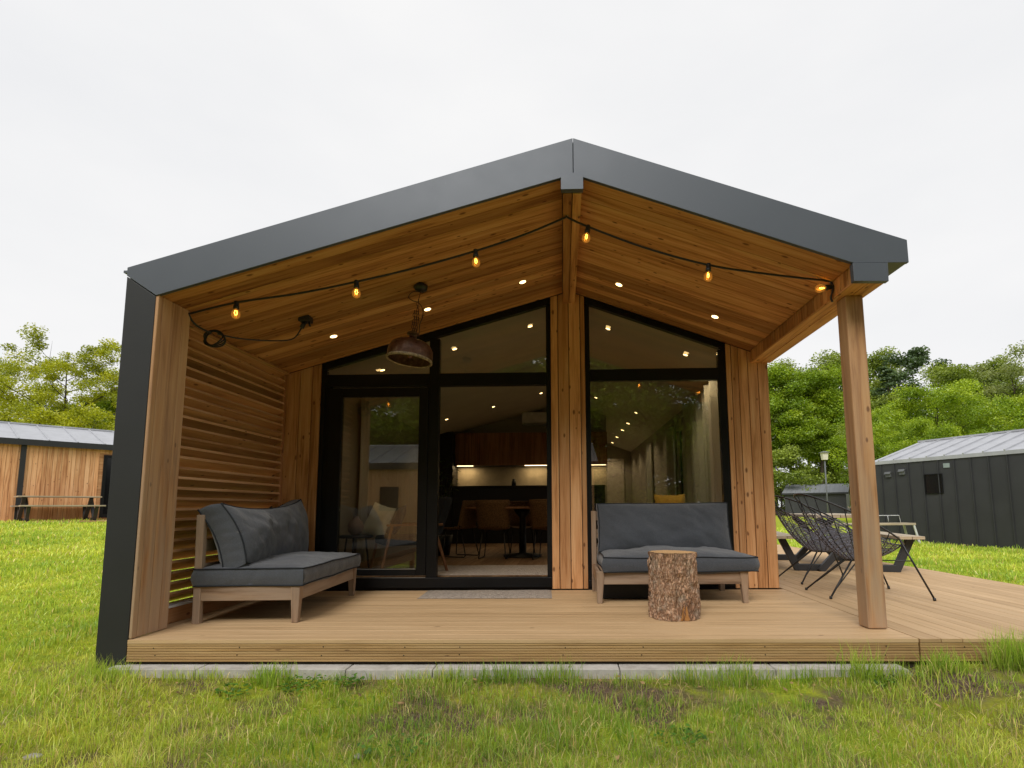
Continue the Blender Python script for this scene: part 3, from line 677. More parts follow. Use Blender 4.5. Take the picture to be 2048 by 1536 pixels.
# ================================================================== INTERIOR OF THE CABIN
m_wall = plain('beige_wall_paint', (.34,.30,.23), .8, .2, .04, 3)
m_iceil = plain('ceiling_paint', (.62,.58,.47), .8, .2, .04, 3)
m_oak = wood('oak_floor', [(.16,.085,.04),(.24,.14,.07),(.31,.20,.11)], .3, .2)
m_wal = wood('walnut_fronts', [(.20,.085,.04),(.32,.15,.07),(.42,.21,.11)], .25, .1)
m_rat = plain('rattan', (.16,.085,.035), .7, .3, .4, 60, .3)
m_dark = plain('black_laminate', (.010,.010,.011), .45, .4)
YI = YB+.16; ZF = .128
b = MB(); y = YI
b.box((-.18,YB+.15,.05),(5.24,13.3,ZF-.012))
x = .02
while x < 5.1: b.box((x,YB+.09,ZF-.0115),(min(x+.178,5.1),13.2,ZF),1); x += .18
b.build('floor_boards', m_oak, cabin)
b = MB()
b.prism(P3([(-.19,zl(-.19)-.02),(3.08,3.305),(3.08,3.325),(-.19,zl(-.19))], YI-.01),(0,10.9,0)); b.prism(P3([(3.081,3.305),(5.25,zr(5.25)-.02),(5.25,zr(5.25)),(3.081,3.325)], YI-.01),(0,10.9,0)); b.build('inner_ceiling', m_iceil, cabin)
b = MB()
b.box((-.19,YI,ZF),(.09,13.2,2.5))
for y0, y1 in ((YI,2.75),(4.0,5.3),(6.3,9.2),(10.2,13.2)): b.box((5.10,y0,ZF),(5.258,y1,2.6))
for y0, y1 in ((2.75,4.0),(5.3,6.3),(9.2,10.2)): b.box((5.10,y0,2.26),(5.258,y1,2.6)); b.box((5.10,y0,ZF),(5.258,y1,.25))
b.prism(P3([(.0905,ZF),(3.995,ZF),(3.995,zc(3.995)-.022),(3.08,3.304),(.0905,zc(.09)-.022)], 8.7),(0,.1,0))
b.prism(P3([(3.92,ZF),(3.994,ZF),(3.994,zc(3.99)-.025),(3.92,zc(3.99)-.025)], 8.801),(0,4.3,0))
b.prism(P3([(3.995,ZF),(5.098,ZF),(5.098,zc(5.1)-.025),(3.995,zc(3.995)-.025)], 13.05),(0,.1,0))
b.build('inner_wall', m_wall, cabin)
for y0, y1 in ((2.75,4.0),(5.3,6.3),(9.2,10.2)):
    q = MB(); f = .05
    q.box((5.15,y0,.25),(5.22,y0+f,2.26)); q.box((5.15,y1-f,.25),(5.22,y1,2.26)); q.box((5.15,y0+f,2.26-f),(5.22,y1-f,2.26)); q.box((5.15,y0+f,.25),(5.22,y1-f,.25+f)); w = q.build('side_window', m_black, cabin, bevel=.003)
    q = MB(); q.box((5.18,y0+f,.25+f),(5.195,y1-f,2.26-f)); q.build('glass_pane', m_glass, w)
q = MB(); q.box((4.33,13.0,ZF),(4.40,13.048,2.36)); q.box((4.80,13.0,ZF),(4.87,13.048,2.36)); q.box((4.401,13.0,2.30),(4.799,13.048,2.36)); q.box((4.401,13.02,ZF),(4.799,13.047,2.299)); q.build('inner_door', plain('painted_door',(.55,.48,.38),.5), cabin, bevel=.004)
def spot(p, e, sz=R(115), col=(1,.78,.5), par=None):
    l = bpy.data.lights.new('downlight_beam','SPOT'); l.energy = e; l.spot_size = sz; l.spot_blend = .7; l.color = col; l.shadow_soft_size = .04
    o = bpy.data.objects.new('downlight_beam', l); COL.objects.link(o); o.location = p; o.parent = par; return o
m_trimd = plain('inner_lamp_trim', (.3,.25,.18), .4)
for x, y in ((.714,2.95),(1.63,2.95),(2.59,2.93),(3.578,2.95),(4.541,2.95),(.714,6.85),(1.626,6.95),(2.572,6.99),(3.68,7.15),(4.494,7.27),(4.5,8.675),(4.494,9.8),(4.491,11.16),(4.485,12.46)):
    z0 = zc; zsv = zc(x)-.022
    n = V((-.2865,0,1)) if x < 3.08 else V((.365,0,1)); n.normalize(); p = V((x,y,zsv))
    q = MB(); q.tube([p+n*.003, p-n*.004], .05, 16); t = q.build('downlight', m_trimd, cabin)
    q = MB(); q.disc(p-n*.0055, .029 if y < 8 else .04, 16, -n); q.build('lamp_disc', m_lamp, t)
    spot(p-n*.02, 24.0 if (x > 4 and y < 3.5) else (5.5 if x < 3.3 else 10.0) if y < 8 else 20.0, par=cabin)

kit = empty('kitchen_units', (0,0,0), label='dark kitchen counter and walnut wall cupboards at the back of the room', cat='kitchen')
b = MB()
for i in range(14):
    x0 = .60+i*.2415; b.box((x0,8.35,1.825),(x0+.2395,8.372,2.555),2)
b.build('cupboard_fronts', m_wal, kit)
b = MB(); b.box((.60,8.373,1.825),(3.985,8.698,2.555)); b.build('cupboard_body', m_dark, kit)
b = MB(); b.box((.095,8.15,ZF),(.585,8.698,2.56)); b.build('tall_cupboard', m_dark, kit, bevel=.004)
b = MB(); b.box((.60,8.12,ZF),(3.9,8.698,1.33)); b.box((.59,8.10,1.331),(3.91,8.698,1.365)); b.build('counter', m_dark, kit, bevel=.003)
b = MB(); b.box((.60,8.685,1.37),(3.985,8.697,1.82)); b.build('splashback', plain('splashback',(.46,.38,.27),.5), kit)
m_led = emis('led_strip', (1,.74,.40), 3)
for x0, x1 in ((.64,1.0),(2.15,2.66),(3.5,3.95)):
    b = MB(); b.box((x0,8.36,1.812),(x1,8.38,1.823)); o = b.build('led_strip', m_led, kit)
    l = bpy.data.lights.new('led_light','AREA'); l.shape = 'RECTANGLE'; l.size = x1-x0; l.size_y = .03; l.energy = 1.1; l.color = (1,.74,.38)
    lo = bpy.data.objects.new('led_light', l); COL.objects.link(lo); lo.location = ((x0+x1)/2, 8.5, 1.81); lo.parent = kit
b = MB(); b.lathe([(0,0),(.05,0),(.05,.10),(.035,.12),(.035,.16),(0,.16)], 16, (1.90,8.45,1.366)); tag(b.build('coffee_jar', m_dark), 'small black jar standing on the kitchen counter', 'jar')
b = MB(); b.box((1.92,8.46,1.366),(1.96,8.50,1.37))
ac = MB(); ac.box((2.08,8.47,2.76),(2.98,8.697,3.04)); o = ac.build('air_conditioner', plain('white_plastic',(.62,.60,.55),.45), None, bevel=.02); tag(o, 'white wall air conditioner above the kitchen cupboards', 'air conditioner')
q = MB(); q.box((2.12,8.462,2.775),(2.94,8.4695,2.79)); q.build('air_slot', m_dark, o)
# rug
q = mat_thing(.5,4.2,2.47,3.56,ZF,.008); o = q.build('rug', m_jute); tag(o, 'pale woven rug on the floor just inside the doorway', 'rug')
# dining table and chairs
t = empty('dining_table', (2.35,4.9,ZF), label='dark oval dining table among rattan chairs', cat='table')
b = MB(); b.lathe([(0,.735),(.82,.735),(.84,.75),(.83,.77),(0,.77)], 40); o = b.build('table_top', m_wal, t); o.scale = (1.15,.65,1)
b = MB(); b.lathe([(.30,0),(.30,.03),(.06,.06),(.05,.6),(.15,.73),(0,.734)], 20); b.build('pedestal', m_dark, t)
def rattan_chair():
    r = empty('rattan_chair')
    b = MB()
    def shell(u, v):
        a = (u-.5)*2.3; w = .24+.03*v
        if v < .45: s = v/.45; return (w*math.sin(a)*1.0*(.85+.1*s), -.2+.40*s-.06*(1-math.cos(a)), .45-.03*math.cos(a*1.3)*(1-s))
        s = (v-.45)/.55; return (w*math.sin(a), .2+.10*s-.16*(1-math.cos(a)), .45+.40*s+.01)
    b.grid(shell, 14, 18); o = b.build('seat_shell', m_rat, r); so_ = o.modifiers.new('solid','SOLIDIFY'); so_.thickness = .012
    b = MB(); b.tube([shell(i/20, 1) for i in range(21)], .014, 7); b.tube([shell(0, i/20) for i in range(21)], .012, 7); b.tube([shell(1, i/20) for i in range(21)], .012, 7); b.build('shell_rim', m_rat, r)
    for sx in (-.2,.2):
        b = MB(); b.tube([(sx*.8,-.16,.43),(sx,-.2,.02),(sx*1.02,-.17,.009),(sx*1.02,.2,.009),(sx,.22,.03),(sx*.8,.12,.43)], .009, 6); b.build('sled_leg', m_rod, r)
    return r
ch0 = rattan_chair(); ch0.location = (1.95,4.62,ZF); ch0.rotation_euler = (0,0,R(176))
tag(ch0, 'rattan dining chair with its back towards the doorway', 'chair', 'rattan chairs at the dining table')
for x, y, a, lab in ((1.36,4.95,248,'rattan dining chair turned sideways at the left end of the table'),(2.78,4.45,168,'rattan dining chair nearest the timber pillar, back to the doorway'),(2.3,5.55,5,'rattan dining chair on the far side of the dining table')):
    c_ = copy_tree(ch0); c_.location = (x,y,ZF); c_.rotation_euler = (0,0,R(a)); tag(c_, lab, 'chair', 'rattan chairs at the dining table')
# lounge chair left of the doorway: only its slanted wooden leg shows beyond the door leaf
ar = empty('armchair', (1.05,3.0,ZF), (0,0,R(-62)), 'dark armchair with slanted wooden legs behind the glass door', 'armchair')
b = MB(); b.box((-.33,-.32,.32),(.33,.30,.43)); b.prism([(-.33,.22,.43),(-.33,.36,.43),(-.33,.50,.88),(-.33,.40,.90)],(.66,0,0)); b.build('seat', plain('dark_cushion',(.02,.022,.027),.9,.2), ar, bevel=.03)
for sx in (-1,1):
    for y0, y1 in ((-.36,-.24),(.42,.25)):
        b = MB(); b.bar((sx*.36,y0,0),(sx*.345,y1,.55),.028,.04,(1,0,0)); b.build('leg', m_wal, ar, bevel=.004)
    b = MB(); b.bar((sx*.345,-.30,.56),(sx*.345,.36,.56),.045,.025); b.build('arm', m_wal, ar, bevel=.005)
# pale cushion, blue cushion and round vase
def pillow(nm, loc, rot, col, sz, lab):
    b = MB(); bd, _ = cushion(sz, sz, .02, .06, lambda p: p, 14, 14, 3, .06); o = bd.build('scatter_cushion', fabric(nm, col), None, weld=True); o.location = loc; o.rotation_euler = rot; tag(o, lab, 'cushion')
pillow('cream_fabric', (.62,3.22,.72), (R(70),R(12),R(-35)), (.62,.60,.52), .42, 'cream cushion on the dark armchair behind the glass door')
pillow('navy_fabric', (.83,3.30,.72), (R(68),R(-5),R(-60)), (.02,.03,.07), .38, 'navy blue cushion beside the cream one behind the glass door')
tb = empty('side_table', (.42,3.0,ZF), label='small round dark side table behind the glass door', cat='table')
b = MB(); b.lathe([(0,.40),(.21,.40),(.215,.415),(.21,.43),(0,.43)], 24); b.build('table_top', m_dark, tb)
for i in range(3):
    b = MB(); a = i*2.094; b.tube([(.13*math.cos(a),.13*math.sin(a),.40),(.18*math.cos(a),.18*math.sin(a),0)], .011, 6); b.build('leg', m_dark, tb)
b = MB(); b.lathe([(0,0),(.05,0),(.088,.05),(.094,.10),(.08,.16),(.04,.20),(.032,.225),(.038,.235)], 24); o = b.build('vase', plain('pink_clay',(.30,.20,.17),.6), None); o.location = (.42,3.0,ZF+.431); tag(o, 'round dull pink vase standing on the side table behind the door glass', 'vase')
# potted plant
pl = empty('potted_plant', (1.0,5.2,ZF), label='leafy green potted plant left of the dining table', cat='plant')
b = MB(); b.lathe([(0,0),(.14,0),(.19,.32),(.17,.32),(.15,.28),(0,.28)], 20); b.build('pot', m_dark, pl)
b = MB()
for i in range(9):
    a = i*.9; b.tube(smooth([(0,0,.28),(.05*math.cos(a),.05*math.sin(a),.8),(.2*math.cos(a),.2*math.sin(a),1.15+.05*(i%4))],5), .006, 4)
b.build('stems', plain('stem',(.08,.07,.03)), pl)
vs=[]; fs=[]; cs=[]
for i in range(240):
    a = random.uniform(0,6.283); h = random.uniform(.7,1.6); rr = random.uniform(.03,.26)*math.sin(min(1,(h-.55)/.6)*1.6); c = V((rr*math.cos(a),rr*math.sin(a),h)); d = V((math.cos(a+random.uniform(-.6,.6)),math.sin(a),random.uniform(-.5,.3))).normalized(); s_ = d.cross(V((0,0,1))).normalized()*.026; n = len(vs); L = random.uniform(.07,.12)
    vs += [c, c+d*L*.5+s_, c+d*L, c+d*L*.5-s_]; fs.append((n,n+1,n+2,n+3)); g = random.uniform(.6,1.3); cs += [(.05*g,.10*g,.025*g)]*4
m_leaf = leafmat('leaf')
npmesh('leaves', np.array(vs), [np.array(fs)], m_leaf, pl, np.array(cs))
# curtains
k = NT('linen_curtain'); n1 = k.noise(k.obj(), 200, 2, .6); d_ = k.n('ShaderNodeBsdfDiffuse'); d_.inputs[0].default_value = (.62,.59,.50,1); t_ = k.n('ShaderNodeBsdfTranslucent'); t_.inputs[0].default_value = (.75,.72,.6,1)
ms_ = k.n('ShaderNodeMixShader'); ms_.inputs[0].default_value = .55; k.l(d_.outputs[0], ms_.inputs[1]); k.l(t_.outputs[0], ms_.inputs[2]); k.l(ms_.outputs[0], k.out.inputs[0]); m_cur = k.m
def curtain(x, y0, y1, z0, z1, lab, amp=.05, n=9, grp=None):
    q = MB()
    q.grid(lambda u, v: (x+amp*math.sin(u*n*6.283+.4*math.sin(v*3))*(.75+.25*v)+.02*math.sin(u*n*2.1), y0+(y1-y0)*u+.02*math.sin(u*n*12.566), z0+(z1-z0)*v), n*12, 8); o = q.build('curtain', m_cur); so_ = o.modifiers.new('solid','SOLIDIFY'); so_.thickness = .006; tag(o, lab, 'curtain')
curtain(4.90, 2.46, 4.45, ZF+.02, 2.42, 'wide folded linen curtain beside the big right window', .085, 8)
curtain(5.02, 4.9, 5.32, ZF+.02, 2.36, 'narrow linen curtain beyond the wide curtain on the right wall', .04, 3)
curtain(5.02, 6.3, 6.75, ZF+.02, 2.36, 'linen curtain beyond the second window of the right wall', .04, 3)
curtain(5.02, 8.85, 9.2, ZF+.02, 2.36, 'farthest linen curtain near the passage door', .04, 3)
curtain(.16, 3.75, 4.1, ZF+.02, 2.42, 'linen curtain against the left wall behind the glass door', .04, 3)
# terracotta sofa behind the right window
sf = empty('indoor_sofa', (4.08,3.35,ZF), label='terracotta sofa seen through the right window, back to the glass', cat='sofa')
m_ter = fabric('terracotta_fabric', (.34,.13,.06))
b = MB(); b.box((-.45,-.12,.12),(.45,.02,.80)); b.build('backrest', m_ter, sf, bevel=.05)
b = MB(); b.box((-.45,.025,.12),(.45,.75,.42)); b.build('seat', m_ter, sf, bevel=.05)
for sx in (-.53,.455):
    b = MB(); b.box((sx,-.12,.12),(sx+.075,.75,.6)); b.build('arm', m_ter, sf, bevel=.03)
for sx in (-.4,.4):
    for sy in (-.05,.68): b = MB(); b.bar((sx,sy,0),(sx,sy,.118),.05,.05,(1,0,0)); b.build('leg', m_wal, sf)
pillow('ochre_fabric', (4.40,3.44,.84), (R(70),0,R(8)), (.42,.25,.04), .40, 'ochre cushion leaning on the terracotta sofa')
# ================================================================== GROUND
def hid(x, y, pad=0.0):        # under the cabin, decks and kerb
    return ((x > -.23-pad) & (x < 8.0+pad) & (y > -.11-pad) & (y < 13.8))
k = NT('lawn_soil'); ps = k.pos(); sp = k.n('ShaderNodeSeparateXYZ'); k.l(ps, sp.inputs[0])
n1 = k.noise(ps, .55, 5, .6); n2 = k.noise(ps, 7, 6, .65); n3 = k.noise(ps, 60, 4, .7); n4 = k.noise(ps, 1.9, 4, .6)
soil = k.ramp(n3, [(.3,(.06,.04,.028)),(.5,(.15,.105,.075)),(.7,(.27,.20,.145))])
gr = k.ramp(n2, [(.3,(.19,.27,.022)),(.5,(.32,.39,.03)),(.7,(.43,.47,.05))])
gr = k.mix(k.mr(n1,.35,.65), gr, k.mix(1.0, gr, (1.15,1.05,.8), 'MULTIPLY')); gr = k.mix(k.mr(n3,.35,.7,0,.45), gr, (.09,.14,.02))
near = k.math('MULTIPLY', k.mr(sp.outputs[1], -1.5, .3, 1, 0) , k.mr(sp.outputs[0], -1.2, .6, .25, 1))
near = k.math('MULTIPLY', k.mr(sp.outputs[1], .25, .6, 1, 0), k.mr(sp.outputs[0], -1.4, .4, .2, 1))
sm = k.math('MULTIPLY', near, k.mr(n4, .44, .66))
c = k.mix(sm, gr, soil); k.bsdf(c, .95, 0, .1, bump=k.math('ADD', n2, n3), bstr=.7, bdist=.03); m_ground = k.m
xs = np.concatenate([np.linspace(-600,-32,18)[:-1], np.linspace(-32,-4,50)[:-1], np.linspace(-4,10,100)[:-1], np.linspace(10,32,40)[:-1], np.linspace(32,600,18)])
ys = np.concatenate([np.linspace(-300,-22,10)[:-1], np.linspace(-22,-3,30)[:-1], np.linspace(-3,1,60)[:-1], np.linspace(1,24,60)[:-1], np.linspace(24,900,22)])
gx, gy = np.meshgrid(xs, ys, indexing='ij'); zz = gz(gx, gy) + .02*(vnoise(gx, gy, 3.1, 8)-.5)*(np.abs(gx-3) < 9)
zz = np.where((gx > .2) & (gx < 7.5) & (gy > .15) & (gy < 13), zz-.12, zz)
nx, ny = len(xs), len(ys); idx = np.arange(nx*ny).reshape(nx, ny)
g = npmesh('ground', np.stack([gx, gy, zz], -1).reshape(-1,3), [np.stack([idx[:-1,:-1], idx[1:,:-1], idx[1:,1:], idx[:-1,1:]], -1).reshape(-1,4)], m_ground, smooth=True); tag(g, kind='structure')

# ------------------------------------------------------------------ grass
CX, CY = 2.978, -3.815
def blades(px, py, h, w, col, lean=.5, seed=0):
    r = np.random.default_rng(seed); n = len(px); z = gz(px, py)+.02*(vnoise(px, py, 3.1, 8)-.5)*(np.abs(px-3) < 9)-.004
    a = r.uniform(0, 2*np.pi, n); b_ = r.uniform(0, 2*np.pi, n); ln = np.abs(r.normal(0, lean, n))*h
    dx, dy = np.cos(a)*w/2, np.sin(a)*w/2; lx, ly = np.cos(b_)*ln, np.sin(b_)*ln
    hz = np.sqrt(np.maximum(h*h-ln*ln*.6, (h*.25)**2))
    v = np.empty((n, 5, 3))
    v[:,0] = np.stack([px-dx, py-dy, z], -1); v[:,1] = np.stack([px+dx, py+dy, z], -1)
    v[:,2] = np.stack([px+dx*.75+lx*.35, py+dy*.75+ly*.35, z+hz*.6], -1); v[:,3] = np.stack([px-dx*.75+lx*.35, py-dy*.75+ly*.35, z+hz*.6], -1)
    v[:,4] = np.stack([px+lx, py+ly, z+hz], -1)
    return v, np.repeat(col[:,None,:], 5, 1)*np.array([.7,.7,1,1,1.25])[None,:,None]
def gcol(px, py, r, straw):
    n = len(px); t = np.clip(vnoise(px, py, .9, 21)*.6+vnoise(px, py, 4.2, 22)*.4+r.normal(0,.16,n), 0, 1)[:,None]
    A, B, Cc, D = np.array([.145,.25,.035]), np.array([.33,.42,.06]), np.array([.54,.54,.13]), np.array([.56,.45,.22])
    c = np.where(t < .5, A+(B-A)*t*2, B+(Cc-B)*(t-.5)*2)
    s = r.random(n) < straw; c[s] = D*r.uniform(.6,1.15,(s.sum(),1))
    return c*r.uniform(.8,1.2,(n,1))
def scatter(n, d0, d1, p, a0, a1, seed):
    r = np.random.default_rng(seed); u = r.random(n); e = 2-p; d = (d0**e+(d1**e-d0**e)*u)**(1/e); a = r.uniform(a0, a1, n)
    return CX+d*np.sin(a), CY+d*np.cos(a), d, r
VS=[]; CS=[]
# lawn, thinning with distance
x, y, d, r = scatter(360000, 1.9, 30, 1.6, R(-58), R(56), 5)
pat = vnoise(x, y, 1.6, 31)*.55+vnoise(x, y, 5.5, 32)*.45
front = (y < -.05) & (x > -.4)
soilp = np.zeros(len(x))
for (sx, sy, ra, rb) in ((3.02,-1.17,.17,.06),(2.72,-.24,.28,.09),(3.35,-.34,.25,.12),(3.9,-.33,.35,.09),(5.7,-.32,.5,.13),(6.3,-.28,.4,.12),(4.4,-.42,.3,.1),(1.05,-.3,.22,.07),(1.75,-.62,.2,.08),(2.3,-.5,.2,.05),(5.2,-.6,.25,.08),(.45,-.22,.2,.06)):
    soilp = np.maximum(soilp, np.exp(-(((x-sx)/ra)**2+((y-sy)/rb)**2)**2*.6))
keep = ~hid(x, y) & ~(front & (r.random(len(x)) < .97*sst((.38-pat)/.14)*.4)) & (r.random(len(x)) > soilp*.96)
x, y, d, pat = x[keep], y[keep], d[keep], pat[keep]; r = np.random.default_rng(6)
hh = (.022+.05*r.random(len(x))**1.5+.045*sst((vnoise(x, y, 2.6, 41)-.5)/.3))*np.where((y < 0) & (x > -.3), 1.0, .8)
hh *= 1+np.clip((d-4)/18, 0, .6)
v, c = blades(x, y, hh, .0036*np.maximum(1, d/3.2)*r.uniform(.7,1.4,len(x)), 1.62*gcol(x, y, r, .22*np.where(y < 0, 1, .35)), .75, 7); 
far = sst((d-3.5)/6)[:,None,None]; c = c*(1-far)+c*np.array([1.0,1.0,.85])*far
VS.append(v); CS.append(c)
# dry thatch lying flat between the blades
x, y, d, r = scatter(26000, 1.9, 4.6, 1.2, R(-50), R(50), 9); kp = ~hid(x, y) & (vnoise(x, y, 2.2, 51) > .42); x, y = x[kp], y[kp]
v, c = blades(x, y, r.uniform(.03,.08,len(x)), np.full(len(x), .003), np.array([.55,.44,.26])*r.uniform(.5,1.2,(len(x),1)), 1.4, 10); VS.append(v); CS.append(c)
# tufts along the kerb and deck edge
tufts = [(565,.0,.10,.13,120),(600,-.05,.12,.16,140),(470,-.02,.09,.1,60),(700,.0,.10,.09,50),(930,-.02,.14,.13,100),(1000,-.03,.15,.15,160),(1050,-.02,.12,.14,110),(1105,-.05,.1,.14,90),(1140,-.02,.13,.17,90),(1250,-.08,.12,.1,70),(1380,-.03,.14,.16,120),(1460,-.02,.14,.20,120),(1490,-.04,.12,.16,110),(1600,-.02,.12,.13,90),(1690,-.03,.14,.26,150),(1715,-.04,.12,.22,110),(1770,-.02,.09,.17,80),(1845,.0,.14,.16,150),(1868,-.05,.12,.14,110),(1975,.01,.16,.27,330),(2005,-.02,.16,.25,280),(2040,.0,.12,.2,150),(255,-.02,.14,.14,160),(210,.05,.2,.16,260),(285,.0,.1,.14,70),(380,.0,.1,.1,60),(430,.02,.1,.11,60),(1560,-.02,.1,.12,60)]
r = np.random.default_rng(12); tx=[]; ty=[]; th=[]
for (pxl, dy, rad, h, n) in tufts:
    X = (pxl-255)/297; tx.append(X+r.normal(0, rad*.5, n)); ty.append(-.15+dy+r.normal(0, .035, n)); th.append(h*r.uniform(.4,1.1,n))
for i in range(420):      # scattered taller clumps in the rough strip
    X, Y = r.uniform(-2.5, 7.5), r.uniform(-1.9,-.16); n = r.integers(15,55); h = r.uniform(.05,.13)
    tx.append(X+r.normal(0,.035,n)); ty.append(Y+r.normal(0,.03,n)); th.append(h*r.uniform(.4,1.1,n))
x = np.concatenate(tx); y = np.concatenate(ty); h = np.concatenate(th); y = np.where((x > -.13) & (x < 5.25), np.minimum(y,-.112), np.where(x > 5.25, np.minimum(y,-.012), y))
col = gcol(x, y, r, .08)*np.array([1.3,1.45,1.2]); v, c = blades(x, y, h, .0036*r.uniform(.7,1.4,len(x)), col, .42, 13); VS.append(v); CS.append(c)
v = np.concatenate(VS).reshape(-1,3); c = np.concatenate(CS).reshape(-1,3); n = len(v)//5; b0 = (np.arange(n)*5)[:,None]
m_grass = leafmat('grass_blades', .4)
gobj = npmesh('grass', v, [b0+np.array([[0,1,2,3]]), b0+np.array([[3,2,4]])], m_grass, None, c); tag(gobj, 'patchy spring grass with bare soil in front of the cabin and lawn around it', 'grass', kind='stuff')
# low broad leaved weeds beside the kerb
r = np.random.default_rng(15); vs=[]; cs=[]
for (X, Y, rad, n) in ((1.35,-.26,.16,150),(1.62,-.22,.10,90),(.95,-.34,.12,70),(4.95,-.2,.10,110),(3.55,-.95,.14,70),(-.9,-.75,.3,160),(-.3,-1.0,.25,120),(6.1,-.9,.2,90),(2.2,-1.1,.2,80)):
    for i in range(n):
        a, q = r.uniform(0,6.283), rad*r.random()**.6; p = V((X+q*math.cos(a), min(Y+q*math.sin(a)*.7,-.12) if X > -.2 else Y+q*math.sin(a), 0)); p.z = float(gz(p.x,p.y))+r.uniform(.01,.055); a = r.uniform(0,6.283); L = r.uniform(.012,.026)
        d1 = V((math.cos(a),math.sin(a),r.uniform(-.4,.6)))*L; s1 = V((-math.sin(a),math.cos(a),r.uniform(-.5,.5)))*L*.5
        vs += [p-d1*.2, p+d1*.5+s1, p+d1*1.1, p+d1*.5-s1]; cs += [np.array([.10,.22,.03])*r.uniform(.6,1.6)]*4
w = npmesh('weeds', np.array([tuple(q) for q in vs]), [np.arange(len(vs)).reshape(-1,4)], m_grass, None, np.array(cs)); tag(w, 'low broad leaved weeds growing at the foot of the kerb', 'weeds', kind='stuff')
vs=[]; cs=[]
for i in range(260):
    X, Y = r.uniform(.2,7.2), -.13-abs(r.normal(0,.42)); p = V((X,Y,float(gz(X,Y))+r.uniform(.012,.035))); a = r.uniform(0,6.283); L = r.uniform(.008,.022)
    d1 = V((math.cos(a),math.sin(a),r.uniform(-.4,.4)))*L; s1 = V((-math.sin(a),math.cos(a),r.uniform(-.5,.5)))*L*.55
    vs += [p-d1, p+s1, p+d1, p-s1]; cs += [np.array([.42,.27,.14])*r.uniform(.4,1.5)]*4
w = npmesh('leaf_litter', np.array([tuple(q) for q in vs]), [np.arange(len(vs)).reshape(-1,4)], m_grass, None, np.array(cs)); tag(w, 'dry brown leaf bits scattered in the grass before the kerb', 'leaf litter', kind='stuff')
m_stone = plain('field_stone', (.36,.34,.29), .9, .2, .4, 30, .6)
for (X, Y, s_, lab) in ((.50,-1.16,.034,'pale flat stone lying in the grass at the far left foreground'),(2.02,-1.14,.03,'small grey stone lying in the grass in front of the deck')):
    b = MB(); b.grid(lambda u, v: (s_*math.sin(v*math.pi)*math.cos(u*6.2832)*(1+.25*math.sin(u*13)), s_*.7*math.sin(v*math.pi)*math.sin(u*6.2832)*(1+.2*math.cos(u*19)), s_*.42*math.cos(v*math.pi)), 20, 10); o = b.build('stone', m_stone, None, weld=True); o.location = (X,Y,float(gz(X,Y))+.002); o.rotation_euler = (.1,.15,X); tag(o, lab, 'stone')

# ================================================================== FURNITURE ON THE SIDE TERRACE
def acapulco():
    r_ = empty('wire_chair')
    N = 56
    def rim(t): x = -.05+.45*math.cos(t); return V((x, .41*math.sin(t), .47+((.40-x)/.9)**1.15*.50+.02*math.sin(t)**2))
    def base(t): return V((.02+.10*math.cos(t), .11*math.sin(t), .335))
    def rib(t, s):
        a, c = rim(t), base(t); m = V((a.x*.62+c.x*.38, a.y*.72+c.y*.28, c.z+.02+(a.z-c.z)*.22)); return a*(1-s)**2+m*2*s*(1-s)+c*s*s
    b = MB(); b.tube([rim(2*math.pi*i/N) for i in range(N)], .0085, 8, closed=True); b.tube([base(2*math.pi*i/24) for i in range(24)], .008, 6, closed=True); b.build('rim', m_rod, r_)
    b = MB()
    for i in range(22): t = 2*math.pi*i/22; b.tube([rib(t, j/8) for j in range(9)], .0045, 5)
    b.build('cord_ribs', plain('black_cord',(.018,.018,.022),.7), r_)
    b = MB()
    for j in range(30):
        s = .2+.77*(j/29)
        lo, hi = (2*math.pi*(.5-.42), 2*math.pi*(.5+.42)) if j < 5 else (0, 2*math.pi)
        M_ = 66; pts = [rib(lo+(hi-lo)*i/M_, s+.012*math.sin(i*1.9+j*2.1))+V((0,0,.004 if (i+j)%2 else -.004)) for i in range(M_)]
        b.tube(pts, .0038, 4, closed=(j >= 5))
    b.build('cord_weave', plain('blue_grey_cord',(.19,.195,.24),.6), r_)
    for sx, top, foot in ((0,rim(.82),V((.48,.36,.0))),(1,rim(-.82),V((.48,-.36,.0)))):
        b = MB(); b.tube([top, foot+V((0,0,.012))], .0085, 7); b.tube([foot+V((-.004,0,.025)), foot+V((.0,0,0))], .013, 8); m_ = top.lerp(foot,.36); b.tube([V((.10,.09*(1 if sx==0 else -1),.335)), m_], .006, 6); b.build('leg', m_rod, r_)
    for sy in (1,-1):
        b = MB(); f_ = V((-.36,.27*sy,0)); b.tube([V((-.06,.07*sy,.335)), f_+V((0,0,.01))], .0085, 7); b.tube([V((-.02,.10*sy,.335)), V((-.06,.07*sy,.335)).lerp(f_,.72)], .006, 6); b.tube([f_+V((.003,0,.025)), f_], .013, 8); b.build('leg', m_rod, r_)
    return r_
wc = acapulco(); wc.scale = (1.06,1.06,1.03); wc.location = (5.90,1.86,0); wc.rotation_euler = (0,0,R(-2)); tag(wc, 'black wire lounge chair with woven cord, nearest behind the porch post', 'chair', 'cord woven wire chairs on the terrace')
w2 = copy_tree(wc); w2.location = (6.02,2.9,0); w2.rotation_euler = (0,0,R(5)); tag(w2, 'black wire lounge chair with woven cord, farther one by the timber wall corner', 'chair', 'cord woven wire chairs on the terrace')
m_plank = wood('picnic_planks', [(.30,.22,.13),(.45,.35,.23),(.56,.46,.32)], .2, .15, .4, (.42,.39,.34))
